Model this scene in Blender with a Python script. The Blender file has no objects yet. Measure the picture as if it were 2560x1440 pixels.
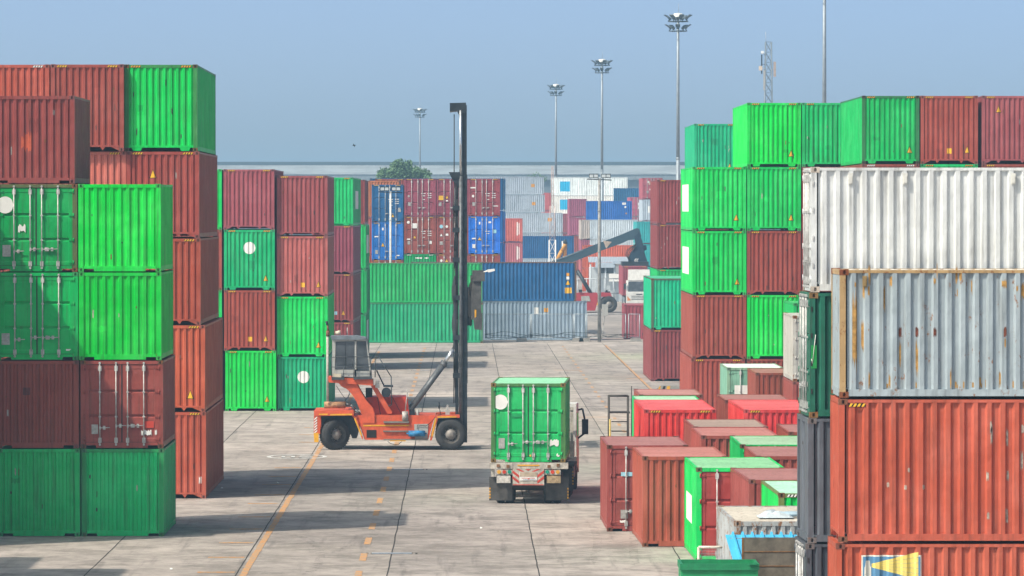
import bpy, math, random
from mathutils import Vector, Matrix
random.seed(7)
R = math.radians
scene = bpy.context.scene
col0 = scene.collection

# ------------------------------------------------------------------ camera
CAM_H, FPX, VX, HY = 9.63, 12500.0, 1163.0, 525.0     # eye height; focal length and vanishing point of the lanes in photo pixels
cam = bpy.data.cameras.new('camera'); camo = bpy.data.objects.new('camera', cam); col0.objects.link(camo)
cam.sensor_width = 36.0; cam.lens = 36.0 * FPX / 2560.0
cam.clip_start = 1.0; cam.clip_end = 6000.0
camo.location = (0, 0, CAM_H)
camo.rotation_euler = Vector(((1280 - VX) / FPX, 1.0, -(720 - HY) / FPX)).to_track_quat('-Z', 'Y').to_euler()
scene.camera = camo

# ------------------------------------------------------------------ sky, sun, exposure
SUN = Vector((-0.69, -0.49, 1.0)).normalized()          # towards the sun
world = bpy.data.worlds.new('World'); scene.world = world; world.use_nodes = True
wn = world.node_tree; wn.nodes.clear()
sky = wn.nodes.new('ShaderNodeTexSky'); sky.sky_type = 'NISHITA'; sky.sun_disc = False
sky.sun_elevation = math.asin(SUN.z); sky.sun_rotation = math.atan2(SUN.x, SUN.y)
sky.altitude = 0; sky.air_density = 0.14; sky.dust_density = 1.85; sky.ozone_density = 2.0
bg = wn.nodes.new('ShaderNodeBackground'); bg.inputs['Strength'].default_value = 0.15
wo = wn.nodes.new('ShaderNodeOutputWorld')
tint = wn.nodes.new('ShaderNodeMix'); tint.data_type = 'RGBA'; tint.blend_type = 'MULTIPLY'; tint.inputs[0].default_value = 1.0
tint.inputs[7].default_value = (0.92, 1.0, 0.91, 1)          # camera white balance of the whole sky
wn.links.new(sky.outputs[0], tint.inputs[6]); wn.links.new(tint.outputs[2], bg.inputs['Color']); wn.links.new(bg.outputs[0], wo.inputs['Surface'])
sl = bpy.data.lights.new('sun', 'SUN'); sl.energy = 1.8; sl.angle = R(0.6); sl.color = (1.0, 0.89, 0.74)
slo = bpy.data.objects.new('sun', sl); col0.objects.link(slo); slo.location = (0, 0, 80)
slo.rotation_euler = SUN.to_track_quat('Z', 'Y').to_euler()
scene.view_settings.view_transform = 'Standard'; scene.view_settings.look = 'None'
scene.view_settings.gamma = 1.0; scene.view_settings.exposure = 1.36
scene.render.engine = 'CYCLES'
scene.cycles.max_bounces = 6; scene.cycles.volume_bounces = 0; scene.cycles.diffuse_bounces = 3; scene.cycles.transparent_max_bounces = 12

# ------------------------------------------------------------------ measuring: photo column/row + distance -> metres
def gx(px, Y): return (px - VX) * Y / FPX
def gz(py, Y): return CAM_H - (py - HY) * Y / FPX

# ------------------------------------------------------------------ materials
MATS = {}
def nodes_of(name):
    m = bpy.data.materials.new(name); m.use_nodes = True
    nt = m.node_tree; b = nt.nodes['Principled BSDF']
    return m, nt, b
def N(nt, t, **kw):
    n = nt.nodes.new(t)
    for k, v in kw.items(): setattr(n, k, v)
    return n
def noise(nt, vec, scale, detail=4, rough=0.55):
    n = N(nt, 'ShaderNodeTexNoise'); n.inputs['Scale'].default_value = scale
    n.inputs['Detail'].default_value = detail; n.inputs['Roughness'].default_value = rough
    if vec is not None: nt.links.new(vec, n.inputs['Vector'])
    return n.outputs['Fac']
def scaled(nt, vec, s):
    n = N(nt, 'ShaderNodeVectorMath', operation='MULTIPLY'); nt.links.new(vec, n.inputs[0]); n.inputs[1].default_value = s
    return n.outputs[0]
def ramp(nt, fac, lo, hi, a=0.0, b=1.0):
    n = N(nt, 'ShaderNodeMapRange'); n.interpolation_type = 'SMOOTHSTEP'
    nt.links.new(fac, n.inputs[0])
    for i, v in ((1, lo), (2, hi), (3, a), (4, b)):
        if isinstance(v, (int, float)): n.inputs[i].default_value = v
        else: nt.links.new(v, n.inputs[i])
    return n.outputs[0]
def mixc(nt, fac, a, b, mode='MIX'):
    n = N(nt, 'ShaderNodeMix', data_type='RGBA', blend_type=mode)
    for k, v in ((0, fac), (6, a), (7, b)):
        if isinstance(v, (int, float)): n.inputs[k].default_value = v
        elif isinstance(v, tuple): n.inputs[k].default_value = (*v, 1) if len(v) == 3 else v
        else: nt.links.new(v, n.inputs[k])
    return n.outputs[2]
def mth(nt, op, a, b=None):
    n = N(nt, 'ShaderNodeMath', operation=op)
    for k, v in ((0, a), (1, b)):
        if v is None: continue
        if isinstance(v, (int, float)): n.inputs[k].default_value = v
        else: nt.links.new(v, n.inputs[k])
    return n.outputs[0]
def bump(nt, h, strength, dist, b):
    n = N(nt, 'ShaderNodeBump'); n.inputs['Strength'].default_value = strength; n.inputs['Distance'].default_value = dist
    nt.links.new(h, n.inputs['Height']); nt.links.new(n.outputs[0], b.inputs['Normal'])

def make_paint():
    """weathered container paint; colour from the object, alpha = how rusty"""
    m, nt, b = nodes_of('container_paint')
    oi = N(nt, 'ShaderNodeObjectInfo'); geo = N(nt, 'ShaderNodeNewGeometry'); pos = geo.outputs['Position']
    c = oi.outputs['Color']; al = oi.outputs['Alpha']
    hs = N(nt, 'ShaderNodeHueSaturation'); hs.inputs['Saturation'].default_value = 0.94; hs.inputs['Value'].default_value = 1.2
    nt.links.new(c, hs.inputs['Color'])
    f1 = ramp(nt, noise(nt, scaled(nt, pos, (0.7, 0.7, 0.9)), 1.0, 6, 0.65), 0.38, 0.68)
    c1 = mixc(nt, mth(nt, 'MULTIPLY', f1, 0.75), c, hs.outputs[0])
    # vertical run-off streaks
    st = ramp(nt, noise(nt, scaled(nt, pos, (9.0, 9.0, 0.45)), 1.0, 5, 0.6), 0.47, 0.72)
    c2 = mixc(nt, mth(nt, 'MULTIPLY', st, 0.55), c1, mixc(nt, 0.72, c1, (0.055, 0.042, 0.032)))
    st2 = ramp(nt, noise(nt, scaled(nt, pos, (14.0, 14.0, 0.9)), 1.3, 4, 0.55), 0.62, 0.75)
    c2 = mixc(nt, mth(nt, 'MULTIPLY', st2, 0.22), c2, mixc(nt, 0.25, c1, (0.62, 0.60, 0.55)))
    # grime
    gr = ramp(nt, noise(nt, pos, 2.6, 8, 0.7), 0.50, 0.80)
    c3 = mixc(nt, mth(nt, 'MULTIPLY', gr, 0.25), c2, mixc(nt, 0.6, c2, (0.10, 0.085, 0.07)))
    # pale scuffs
    sc = ramp(nt, noise(nt, scaled(nt, pos, (5.0, 5.0, 2.2)), 2.2, 8, 0.75), 0.665, 0.73)
    c4 = mixc(nt, mth(nt, 'MULTIPLY', sc, 0.5), c3, (0.55, 0.50, 0.46))
    # rust: patches grow with alpha
    rn = noise(nt, scaled(nt, pos, (1.0, 1.0, 0.55)), 5.5, 9, 0.72)
    thr = mth(nt, 'SUBTRACT', 0.83, mth(nt, 'MULTIPLY', al, 0.36))
    rm = ramp(nt, rn, thr, mth(nt, 'ADD', thr, 0.07))
    rc = mixc(nt, noise(nt, pos, 22.0, 4), (0.11, 0.035, 0.015), (0.34, 0.15, 0.045))
    c5 = mixc(nt, mth(nt, 'MULTIPLY', rm, 0.9), c4, rc)
    nt.links.new(c5, b.inputs['Base Color'])
    rg = mth(nt, 'ADD', mth(nt, 'MULTIPLY', gr, 0.2), mth(nt, 'ADD', mth(nt, 'MULTIPLY', rm, 0.25), 0.42))
    nt.links.new(rg, b.inputs['Roughness'])
    b.inputs['Specular IOR Level'].default_value = 0.16
    h = mth(nt, 'ADD', noise(nt, scaled(nt, pos, (1, 1, 0.7)), 2.4, 3, 0.5), mth(nt, 'MULTIPLY', noise(nt, pos, 0.9, 2), 1.6))
    bump(nt, h, 0.8, 0.06, b)
    return m
PAINT = make_paint()

def mat(name, rgb, rough=0.6, metal=0.0, var=0.25, dirt=0.3, scale=3.0, bmp=0.0):
    if name in MATS: return MATS[name]
    m, nt, b = nodes_of(name)
    geo = N(nt, 'ShaderNodeNewGeometry'); pos = geo.outputs['Position']
    n1 = noise(nt, pos, scale, 6, 0.65)
    dk = tuple(v * (1 - var) for v in rgb); lt = tuple(min(1.0, v * (1 + var * 0.6)) for v in rgb)
    c = mixc(nt, ramp(nt, n1, 0.3, 0.7), dk, lt)
    d = ramp(nt, noise(nt, scaled(nt, pos, (1, 1, 0.4)), scale * 2.7, 8, 0.7), 0.50, 0.78)
    c = mixc(nt, mth(nt, 'MULTIPLY', d, dirt), c, (0.07, 0.055, 0.045))
    nt.links.new(c, b.inputs['Base Color'])
    nt.links.new(mth(nt, 'ADD', mth(nt, 'MULTIPLY', n1, 0.2), rough - 0.1), b.inputs['Roughness'])
    b.inputs['Metallic'].default_value = metal; b.inputs['Specular IOR Level'].default_value = 0.3
    if bmp: bump(nt, n1, bmp, 0.03, b)
    MATS[name] = m
    return m
STEEL = mat('galvanised_steel', (0.50, 0.50, 0.49), 0.5, 0.25, 0.3, 0.35, 8)
GASKET = mat('black_rubber', (0.03, 0.028, 0.028), 0.8, 0, 0.3, 0.2)
YEL = mat('yellow_film', (0.80, 0.46, 0.03), 0.5, 0, 0.12, 0.15)
ORG = mat('amber_film', (0.72, 0.33, 0.02), 0.5, 0, 0.15, 0.2)
BLK = mat('black_film', (0.02, 0.018, 0.016), 0.5, 0, 0.1, 0.0)
WHT = mat('white_film', (0.80, 0.80, 0.77), 0.5, 0, 0.06, 0.12)
PLATE = mat('grey_plate', (0.42, 0.42, 0.40), 0.5, 0.2, 0.25, 0.3, 14)
CYAN = mat('light_blue_film', (0.01, 0.46, 0.76), 0.5, 0, 0.05, 0.05)
LBLUE = mat('pale_blue_film', (0.32, 0.62, 0.74), 0.5, 0, 0.1, 0.05)
REDF = mat('red_film', (0.55, 0.06, 0.04), 0.5, 0, 0.15, 0.2)

# ------------------------------------------------------------------ mesh helper
class MB:
    def __init__(s): s.v = []; s.f = []; s.m = []; s.s = []
    def face(s, idx, m=0, sm=False): s.f.append(tuple(idx)); s.m.append(m); s.s.append(sm)
    def pts(s, ps):
        k = len(s.v); s.v.extend([tuple(p) for p in ps]); return list(range(k, k + len(ps)))
    def quad(s, a, b, c, d, m=0): s.face(s.pts([a, b, c, d]), m)
    def box(s, x0, x1, y0, y1, z0, z1, m=0):
        p = s.pts([(x0,y0,z0),(x1,y0,z0),(x1,y1,z0),(x0,y1,z0),(x0,y0,z1),(x1,y0,z1),(x1,y1,z1),(x0,y1,z1)])
        for q in ((0,3,2,1),(4,5,6,7),(0,1,5,4),(1,2,6,5),(2,3,7,6),(3,0,4,7)): s.face([p[i] for i in q], m)
        return s
    def prism(s, poly, y0, y1, m=0):                # polygon in x-z, extruded along y
        n = len(poly); a = s.pts([(x, y0, z) for x, z in poly]); b = s.pts([(x, y1, z) for x, z in poly])
        s.face(a, m); s.face(b[::-1], m)
        for i in range(n):
            j = (i + 1) % n; s.face((a[j], a[i], b[i], b[j]), m)
        return s
    def tube(s, p, q, r, n=8, m=0, r2=None, caps=True):
        p = Vector(p); q = Vector(q); d = (q - p).normalized(); r2 = r if r2 is None else r2
        u = d.orthogonal().normalized(); w = d.cross(u)
        A = s.pts([p + (u * math.cos(2*math.pi*i/n) + w * math.sin(2*math.pi*i/n)) * r for i in range(n)])
        B = s.pts([q + (u * math.cos(2*math.pi*i/n) + w * math.sin(2*math.pi*i/n)) * r2 for i in range(n)])
        for i in range(n): s.face((A[i], A[(i+1)%n], B[(i+1)%n], B[i]), m, True)
        if caps: s.face(A[::-1], m); s.face(B, m)
        return s
    def path(s, ps, r, n=6, m=0):
        for a, b in zip(ps[:-1], ps[1:]): s.tube(a, b, r, n, m)
        return s
    def lathe(s, prof, n=28, m=0, c=(0,0,0)):        # (radius, y) profile turned about the y axis
        rings = [s.pts([(c[0] + r*math.cos(2*math.pi*i/n), c[1] + y, c[2] + r*math.sin(2*math.pi*i/n)) for i in range(n)]) for r, y in prof]
        for A, B in zip(rings[:-1], rings[1:]):
            for i in range(n): s.face((A[i], A[(i+1)%n], B[(i+1)%n], B[i]), m, True)
        return s
    def mesh(s, name, mats):
        me = bpy.data.meshes.new(name); me.from_pydata(s.v, [], s.f)
        for mm in mats: me.materials.append(mm)
        me.polygons.foreach_set('material_index', s.m); me.polygons.foreach_set('use_smooth', s.s)
        me.update(); return me
def link(name, data, parent=None, color=None, loc=None, rot=None):
    o = bpy.data.objects.new(name, data); col0.objects.link(o)
    if parent is not None: o.parent = parent
    if color is not None: o.color = color
    if loc is not None: o.location = loc
    if rot is not None: o.rotation_euler = rot
    return o
def put(name, mb, mats, parent=None, loc=None, rot=None, color=None):
    return link(name, mb.mesh(name, mats if isinstance(mats, (list, tuple)) else [mats]), parent, color, loc, rot)
def tag(o, label, cat, group=None):
    o['label'] = label; o['category'] = cat
    if group: o['group'] = group
    return o
def thing(name, label, cat, loc=(0,0,0), rz=0.0, group=None):
    return tag(link(name, None, None, None, loc, (0, 0, rz)), label, cat, group)
def structure(o): o['kind'] = 'structure'; return o

# ------------------------------------------------------------------ ground
def make_ground_mat():
    m, nt, b = nodes_of('yard_concrete')
    geo = N(nt, 'ShaderNodeNewGeometry'); pos = geo.outputs['Position']
    big = noise(nt, scaled(nt, pos, (0.10, 0.06, 0)), 1.0, 6, 0.6)
    mid = noise(nt, scaled(nt, pos, (0.55, 0.5, 0)), 1.0, 8, 0.7)
    c = mixc(nt, ramp(nt, big, 0.3, 0.7), (0.355, 0.318, 0.295), (0.52, 0.465, 0.432))
    c = mixc(nt, ramp(nt, mid, 0.38, 0.66), c, mixc(nt, 0.75, c, (0.19, 0.172, 0.155)))
    fine = noise(nt, scaled(nt, pos, (1.7, 2.2, 0)), 1.0, 10, 0.8)
    c = mixc(nt, ramp(nt, fine, 0.45, 0.62, 0.0, 0.5), c, mixc(nt, 0.7, c, (0.13, 0.118, 0.108)))
    c = mixc(nt, ramp(nt, fine, 0.50, 0.36, 0.0, 0.4), c, (0.50, 0.455, 0.40))
    # bays poured at different times (4 m wide strips)
    sep = N(nt, 'ShaderNodeSeparateXYZ'); nt.links.new(pos, sep.inputs[0])
    cell = N(nt, 'ShaderNodeCombineXYZ')
    nt.links.new(mth(nt, 'FLOOR', mth(nt, 'DIVIDE', mth(nt, 'ADD', sep.outputs[0], 2.06), 3.985)), cell.inputs[0])
    nt.links.new(mth(nt, 'FLOOR', mth(nt, 'DIVIDE', sep.outputs[1], 24.0)), cell.inputs[1])
    wn_ = N(nt, 'ShaderNodeTexWhiteNoise', noise_dimensions='2D'); nt.links.new(cell.outputs[0], wn_.inputs['Vector'])
    c = mixc(nt, 1.0, c, mixc(nt, wn_.outputs['Value'], (0.88, 0.88, 0.89), (1.10, 1.09, 1.06)), 'MULTIPLY')
    # tyre scrub along the lane and oil drips
    ty = ramp(nt, noise(nt, scaled(nt, pos, (2.2, 0.10, 0)), 1.0, 5, 0.6), 0.54, 0.76)
    c = mixc(nt, mth(nt, 'MULTIPLY', ty, 0.5), c, (0.085, 0.08, 0.078))
    oil = ramp(nt, noise(nt, scaled(nt, pos, (0.9, 0.55, 0)), 1.6, 9, 0.75), 0.63, 0.72)
    c = mixc(nt, mth(nt, 'MULTIPLY', oil, 0.7), c, (0.07, 0.063, 0.06))
    pale = ramp(nt, noise(nt, scaled(nt, pos, (1.3, 0.4, 0)), 0.8, 8, 0.7), 0.60, 0.72)
    c = mixc(nt, mth(nt, 'MULTIPLY', pale, 0.35), c, (0.46, 0.43, 0.39))
    nt.links.new(c, b.inputs['Base Color']); b.inputs['Roughness'].default_value = 0.85
    b.inputs['Specular IOR Level'].default_value = 0.25
    bump(nt, noise(nt, pos, 7.0, 6, 0.7), 0.25, 0.02, b)
    return m
GROUND = make_ground_mat()
g = MB(); g.quad((-1500, -250, 0), (1500, -250, 0), (1500, 3000, 0), (-1500, 3000, 0))
ground = structure(put('ground', g, GROUND))

LINE = None
def make_line_mat():
    m, nt, b = nodes_of('worn_orange_paint')
    geo = N(nt, 'ShaderNodeNewGeometry'); pos = geo.outputs['Position']
    w = ramp(nt, noise(nt, scaled(nt, pos, (2.5, 1.1, 0)), 2.0, 9, 0.75), 0.36, 0.62)
    c = mixc(nt, w, (0.60, 0.27, 0.07), (0.36, 0.28, 0.20))
    nt.links.new(c, b.inputs['Base Color']); b.inputs['Roughness'].default_value = 0.8
    return m
LINE = make_line_mat()
WLINE = mat('worn_white_paint', (0.62, 0.62, 0.60), 0.8, 0, 0.2, 0.35, 2.0)
JOINT = mat('dark_joint', (0.045, 0.042, 0.04), 0.9)
def sheet(name, x0, x1, y0, y1, z, m, wob=0.0):
    n = MB()
    if wob:
        k = max(2, int((y1 - y0) / 1.3)); prev = None
        for i in range(k + 1):
            y = y0 + (y1 - y0) * i / k; dx = random.uniform(-wob, wob)
            cur = n.pts([(x0 + dx, y, z), (x1 + dx, y, z)])
            if prev: n.face((prev[0], prev[1], cur[1], cur[0]))
            prev = cur
    else: n.quad((x0, y0, z), (x1, y0, z), (x1, y1, z), (x0, y1, z))
    return put(name, n, m, ground)
for x in (-14.05, -10.03, -6.05, -2.06, 1.95, 5.92, 9.9):
    sheet('expansion_joint', x - 0.017, x + 0.017, 100, 361, 0.004, JOINT, 0.010)
for y in (155.2, 194.0, 232.0, 268.0, 304.0): sheet('expansion_joint', -14, 10, y, y + 0.05, 0.0045, JOINT)
sheet('lane_line', -5.95, -5.77, 105, 340, 0.008, LINE, 0.012)
sheet('lane_line', 9.91, 10.05, 230, 356, 0.008, LINE, 0.012)
y = 116.8
while y < 352:
    sheet('lane_dash', -2.92, -2.73, y, y + 3.0, 0.008, LINE); y += 6.75
y = 196.0
while y < 352:
    sheet('lane_dash', 6.82, 6.98, y, y + 2.2, 0.008, LINE); y += 6.75
for y in (132.7, 138.4, 144.5, 150.7, 156.7, 163.8, 168.9, 175.2, 180.5, 186.6, 214, 221):
    sheet('bay_tick', -7.12, -6.12, y - 0.10, y + 0.28, 0.008, LINE)
for y in (254, 262, 271, 283, 300, 318): sheet('bay_tick', -6.9, -5.3, y, y + 0.5, 0.008, WLINE)
for x, y in ((5.2, 232), (5.3, 300), (9.2, 285), (-6.9, 207)): sheet('bay_tick', x, x + 1.6, y, y + 0.4, 0.008, LINE)
# painted speed disc, to be read by traffic coming towards us
d = MB(); cx, cy = -6.57, 195.1; n = 40
for i in range(n):
    a, b_ = 2*math.pi*i/n, 2*math.pi*(i+1)/n
    for rx, ry, qx, qy in ((1.18, 1.75, 1.02, 1.45),):
        d.quad((cx+rx*math.cos(a), cy+ry*math.sin(a), .009), (cx+rx*math.cos(b_), cy+ry*math.sin(b_), .009),
               (cx+qx*math.cos(b_), cy+qy*math.sin(b_), .009), (cx+qx*math.cos(a), cy+qy*math.sin(a), .009))
put('speed_marking', d, WLINE, ground)
def digit_bars(s, ox, oy, w, h, t):          # seven-segment strokes as one painted numeral, turned to face away
    seg = {'2': 'abged', '0': 'abcdef'}[s]; q = MB(); z = 0.009
    R_ = {'a': (0, h-t, w, h), 'd': (0, 0, w, t), 'g': (0, h/2-t/2, w, h/2+t/2), 'f': (0, h/2, t*.5, h), 'b': (w-t*.5, h/2, w, h), 'e': (0, 0, t*.5, h/2), 'c': (w-t*.5, 0, w, h/2)}
    for k in seg:
        x0, y0, x1, y1 = R_[k]
        q.quad((ox - x0, oy - y0, z), (ox - x1, oy - y0, z), (ox - x1, oy - y1, z), (ox - x0, oy - y1, z))
    return put('painted_numeral', q, WLINE, ground)
digit_bars('2', cx + 0.62, cy + 0.85, 0.52, 1.7, 0.28); digit_bars('0', cx - 0.08, cy + 0.85, 0.52, 1.7, 0.28)
sheet('bay_tick', -5.9, -4.9, 200.6, 200.9, 0.009, WLINE)
DRAIN = mat('worn_drain_steel', (0.42, 0.48, 0.54), 0.4, 0.3, 0.3, 0.3, 6)
for (x, y, w) in ((-2.62, 139.9, 1.12), (-2.66, 185.3, 1.1), (-3.1, 300.0, 0.95)):
    q = MB(); q.box(x, x+w, y, y+0.36, -0.02, 0.014, 0); q.box(x-.03, x+w+.03, y-.05, y-.005, -0.02, 0.006, 1); q.box(x-.03, x+w+.03, y+.365, y+.41, -0.02, 0.006, 1)
    for sx in (x-.16, x+w+.10): q.box(sx, sx+.06, y-.03, y+.40, -0.02, 0.006, 1)
    put('drain_grate', q, [DRAIN, JOINT], ground)

def make_mark_mat():
    m, nt, b = nodes_of('tyre_rubber_mark')
    geo = N(nt, 'ShaderNodeNewGeometry'); pos = geo.outputs['Position']
    b.inputs['Base Color'].default_value = (.075, .07, .068, 1); b.inputs['Roughness'].default_value = .9
    a = ramp(nt, noise(nt, scaled(nt, pos, (3.0, 1.4, 0)), 1.5, 8, .7), .45, .75, 0.0, 0.42); nt.links.new(a, b.inputs['Alpha'])
    return m
MARK = make_mark_mat()
def tyre_mark(x, y, ang, length, curve, w=.26):
    q = MB(); prev = None; k = 14; a = ang
    for i in range(k + 1):
        nx, ny = -math.sin(a), math.cos(a); cur = q.pts([(x - nx*w/2, y - ny*w/2, .006), (x + nx*w/2, y + ny*w/2, .006)])
        if prev: q.face((prev[0], cur[0], cur[1], prev[1]))
        prev = cur; x += math.cos(a)*length/k; y += math.sin(a)*length/k; a += curve/k
    return put('tyre_mark', q, MARK, ground)
for x, y, a, l, c in ((-4.2, 132, 1.5, 16, .25), (-3.9, 140, 1.35, 14, .3), (-.2, 150, 1.7, 18, .2), (.9, 149, 1.6, 22, .15), (3.4, 136, 1.5, 18, .1),
                      (4.6, 135, 1.55, 26, -.05), (2.5, 185, 1.7, 30, -.2), (3.6, 182, 1.7, 34, -.2), (-1.0, 205, 1.4, 40, .2), (.8, 206, 1.5, 50, .1), (7.6, 215, 1.6, 60, .05), (-4.0, 230, 1.5, 60, .05), (4.5, 240, 1.6, 70, 0)):
    tyre_mark(x, y, a, l, c)

# ------------------------------------------------------------------ shipping containers
W = 1.219
CACHE = {}
def cached(key, fn):
    if key not in CACHE: CACHE[key] = fn()
    return CACHE[key]
def end_profile(n):
    P = 2.16 / n; xs = [-1.08]; ys = [0.058]
    for i in range(n):
        x = -1.08 + i * P
        for f, yv in ((0.22, 0.058), (0.34, 0.016), (0.70, 0.016), (0.82, 0.058)): xs.append(x + f * P); ys.append(yv)
    xs.append(1.08); ys.append(0.058); return xs, ys
def interp(xs, ys, x):
    if x <= xs[0]: return ys[0]
    for i in range(1, len(xs)):
        if x <= xs[i]:
            t = (x - xs[i-1]) / (xs[i] - xs[i-1]); return ys[i-1] + t * (ys[i] - ys[i-1])
    return ys[-1]
def side_profile(L):
    k = max(1, int(round((L - 0.30) / 0.278))); P = (L - 0.30) / k; xs = [0.15]; ys = [0.062]
    for i in range(k):
        y = 0.15 + i * P
        for f, v in ((0.15, 0.062), (0.31, 0.006), (0.62, 0.006), (0.78, 0.062)): xs.append(y + f * P); ys.append(v)
    xs.append(L - 0.15); ys.append(0.062); return xs, ys
def m_end(n, z0, z1):
    def fn():
        q = MB(); xs, ys = end_profile(n)
        for i in range(len(xs) - 1): q.quad((xs[i], ys[i], z0), (xs[i+1], ys[i+1], z0), (xs[i+1], ys[i+1], z1), (xs[i], ys[i], z1))
        return q.mesh('end_panel', [PAINT])
    return cached(('end', n, z0, z1), fn)
def m_side(L, H, sgn):
    def fn():
        q = MB(); xs, ys = side_profile(L); z0, z1 = 0.165, H - 0.07
        for i in range(len(xs) - 1):
            a, b_ = sgn * (W - ys[i]), sgn * (W - ys[i+1])
            q.quad((a, xs[i], z0), (b_, xs[i+1], z0), (b_, xs[i+1], z1), (a, xs[i], z1))
        return q.mesh('side_panel', [PAINT])
    return cached(('side', L, H, sgn), fn)
def m_roof(L, H):
    def fn():
        q = MB(); k = int(L / 0.22); P = (L - 0.2) / k
        for i in range(k):
            y = 0.1 + i * P; a, c = H - 0.045, H - 0.022
            for (t0, h0), (t1, h1) in zip(((0, a), (.2, c), (.6, c), (.8, a)), ((.2, c), (.6, c), (.8, a), (1, a))):
                q.quad((-W+.05, y+t0*P, h0), (W-.05, y+t0*P, h0), (W-.05, y+t1*P, h1), (-W+.05, y+t1*P, h1))
        return q.mesh('roof_panel', [PAINT])
    return cached(('roof', L, H), fn)
def m_rear(H):
    def fn():
        q = MB(); q.box(-1.1, 1.1, -0.06, -0.03, 0.12, H - 0.1); return q.mesh('rear_panel', [PAINT])
    return cached(('rear', H), fn)
def m_frame(L, H, feet):
    def fn():
        q = MB(); c = 0.115
        for y0, y1 in ((0.004, 0.12), (L - 0.12, L - 0.004)):
            for sx in (-1, 1):
                a, b_ = sorted((sx * (W - 0.004), sx * (W - 0.145))); q.box(a, b_, y0, y1, c, H - c)
        q.box(-W+.16, W-.16, 0.008, 0.10, H - 0.112, H - 0.012); q.box(-W+.16, W-.16, L - 0.10, L - 0.008, H - 0.112, H - 0.012)
        for sx in (-1, 1):
            a, b_ = sorted((sx * (W - 0.003), sx * (W - 0.07))); q.box(a, b_, 0.178, L - 0.178, H - 0.075, H - 0.014)
        return q.mesh('frame', [PAINT])
    return cached(('frame', L, H, feet), fn)
def m_base(L, feet):
    def fn():
        q = MB()
        for sx in (-1, 1):
            a, b_ = sorted((sx * (W - 0.003), sx * (W - 0.07))); q.box(a, b_, 0.178, L - 0.178, 0.03, 0.168)
        q.box(-W+.16, W-.16, L - 0.10, L - 0.008, 0.02, 0.17)
        if feet == 'notch':
            q.box(-W+.16, W-.16, 0.006, 0.10, 0.088, 0.172); q.box(-0.76, 0.76, 0.0065, 0.098, 0.014, 0.088)
        elif feet == 'tri':
            q.box(-W+.14, W-.14, 0.006, 0.10, 0.145, 0.205)
            for sx in (-1, 1):
                q.prism([(sx*1.06, .02), (sx*0.78, .146), (sx*1.06, .146)], 0.012, 0.09)
                q.prism([(sx*0.60, .146), (sx*0.42, .146), (sx*0.51, .03)], 0.012, 0.09)
        else:
            q.box(-W+.14, W-.14, 0.006, 0.10, 0.125, 0.20)
            for sx in (-1, 1):
                a, b_ = sorted((sx*0.98, sx*0.62)); q.prism([(a+.05, .02), (b_-.05, .02), (b_, .126), (a, .126)], 0.012, 0.09)
        q.box(-W+.075, W-.075, 0.11, L - 0.11, 0.17, 0.20)
        return q.mesh('bottom_rail', [PAINT])
    return cached(('base', L, feet), fn)
def m_casting():
    def fn():
        q = MB(); a, b_, c = 0.081, 0.089, 0.059
        def holed(o, u, v, hu, hv, ru, rv, dp):      # face with a recessed slot: centre o, unit axes u v, half sizes, slot half sizes, depth vector
            o = Vector(o); u = Vector(u); v = Vector(v); dp = Vector(dp)
            out = [o - u*hu - v*hv, o + u*hu - v*hv, o + u*hu + v*hv, o - u*hu + v*hv]
            inn = [o - u*ru - v*rv*.55, o - u*ru*.55 - v*rv, o + u*ru*.55 - v*rv, o + u*ru - v*rv*.55, o + u*ru + v*rv*.55, o + u*ru*.55 + v*rv, o - u*ru*.55 + v*rv, o - u*ru + v*rv*.55]
            A = q.pts(out); I = q.pts(inn); D = q.pts([p + dp for p in inn])
            q.face((A[0], A[1], I[2], I[1])); q.face((A[1], I[3], I[2])); q.face((A[1], A[2], I[4], I[3])); q.face((A[2], I[5], I[4]))
            q.face((A[2], A[3], I[6], I[5])); q.face((A[3], I[7], I[6])); q.face((A[3], A[0], I[0], I[7])); q.face((A[0], I[1], I[0]))
            for i in range(8): q.face((I[i], I[(i+1) % 8], D[(i+1) % 8], D[i]))
            q.face(D)
        holed((0, -b_, 0), (1, 0, 0), (0, 0, 1), a, c, .026, .040, (0, .08, 0)); holed((0, b_, 0), (1, 0, 0), (0, 0, 1), a, c, .026, .040, (0, -.08, 0))
        holed((-a, 0, 0), (0, 1, 0), (0, 0, 1), b_, c, .028, .040, (.07, 0, 0)); holed((a, 0, 0), (0, 1, 0), (0, 0, 1), b_, c, .028, .040, (-.07, 0, 0))
        q.quad((-a, -b_, c), (a, -b_, c), (a, b_, c), (-a, b_, c)); q.quad((-a, -b_, -c), (a, -b_, -c), (a, b_, -c), (-a, b_, -c))
        return q.mesh('corner_casting', [PAINT])
    return cached('casting', fn)
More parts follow.
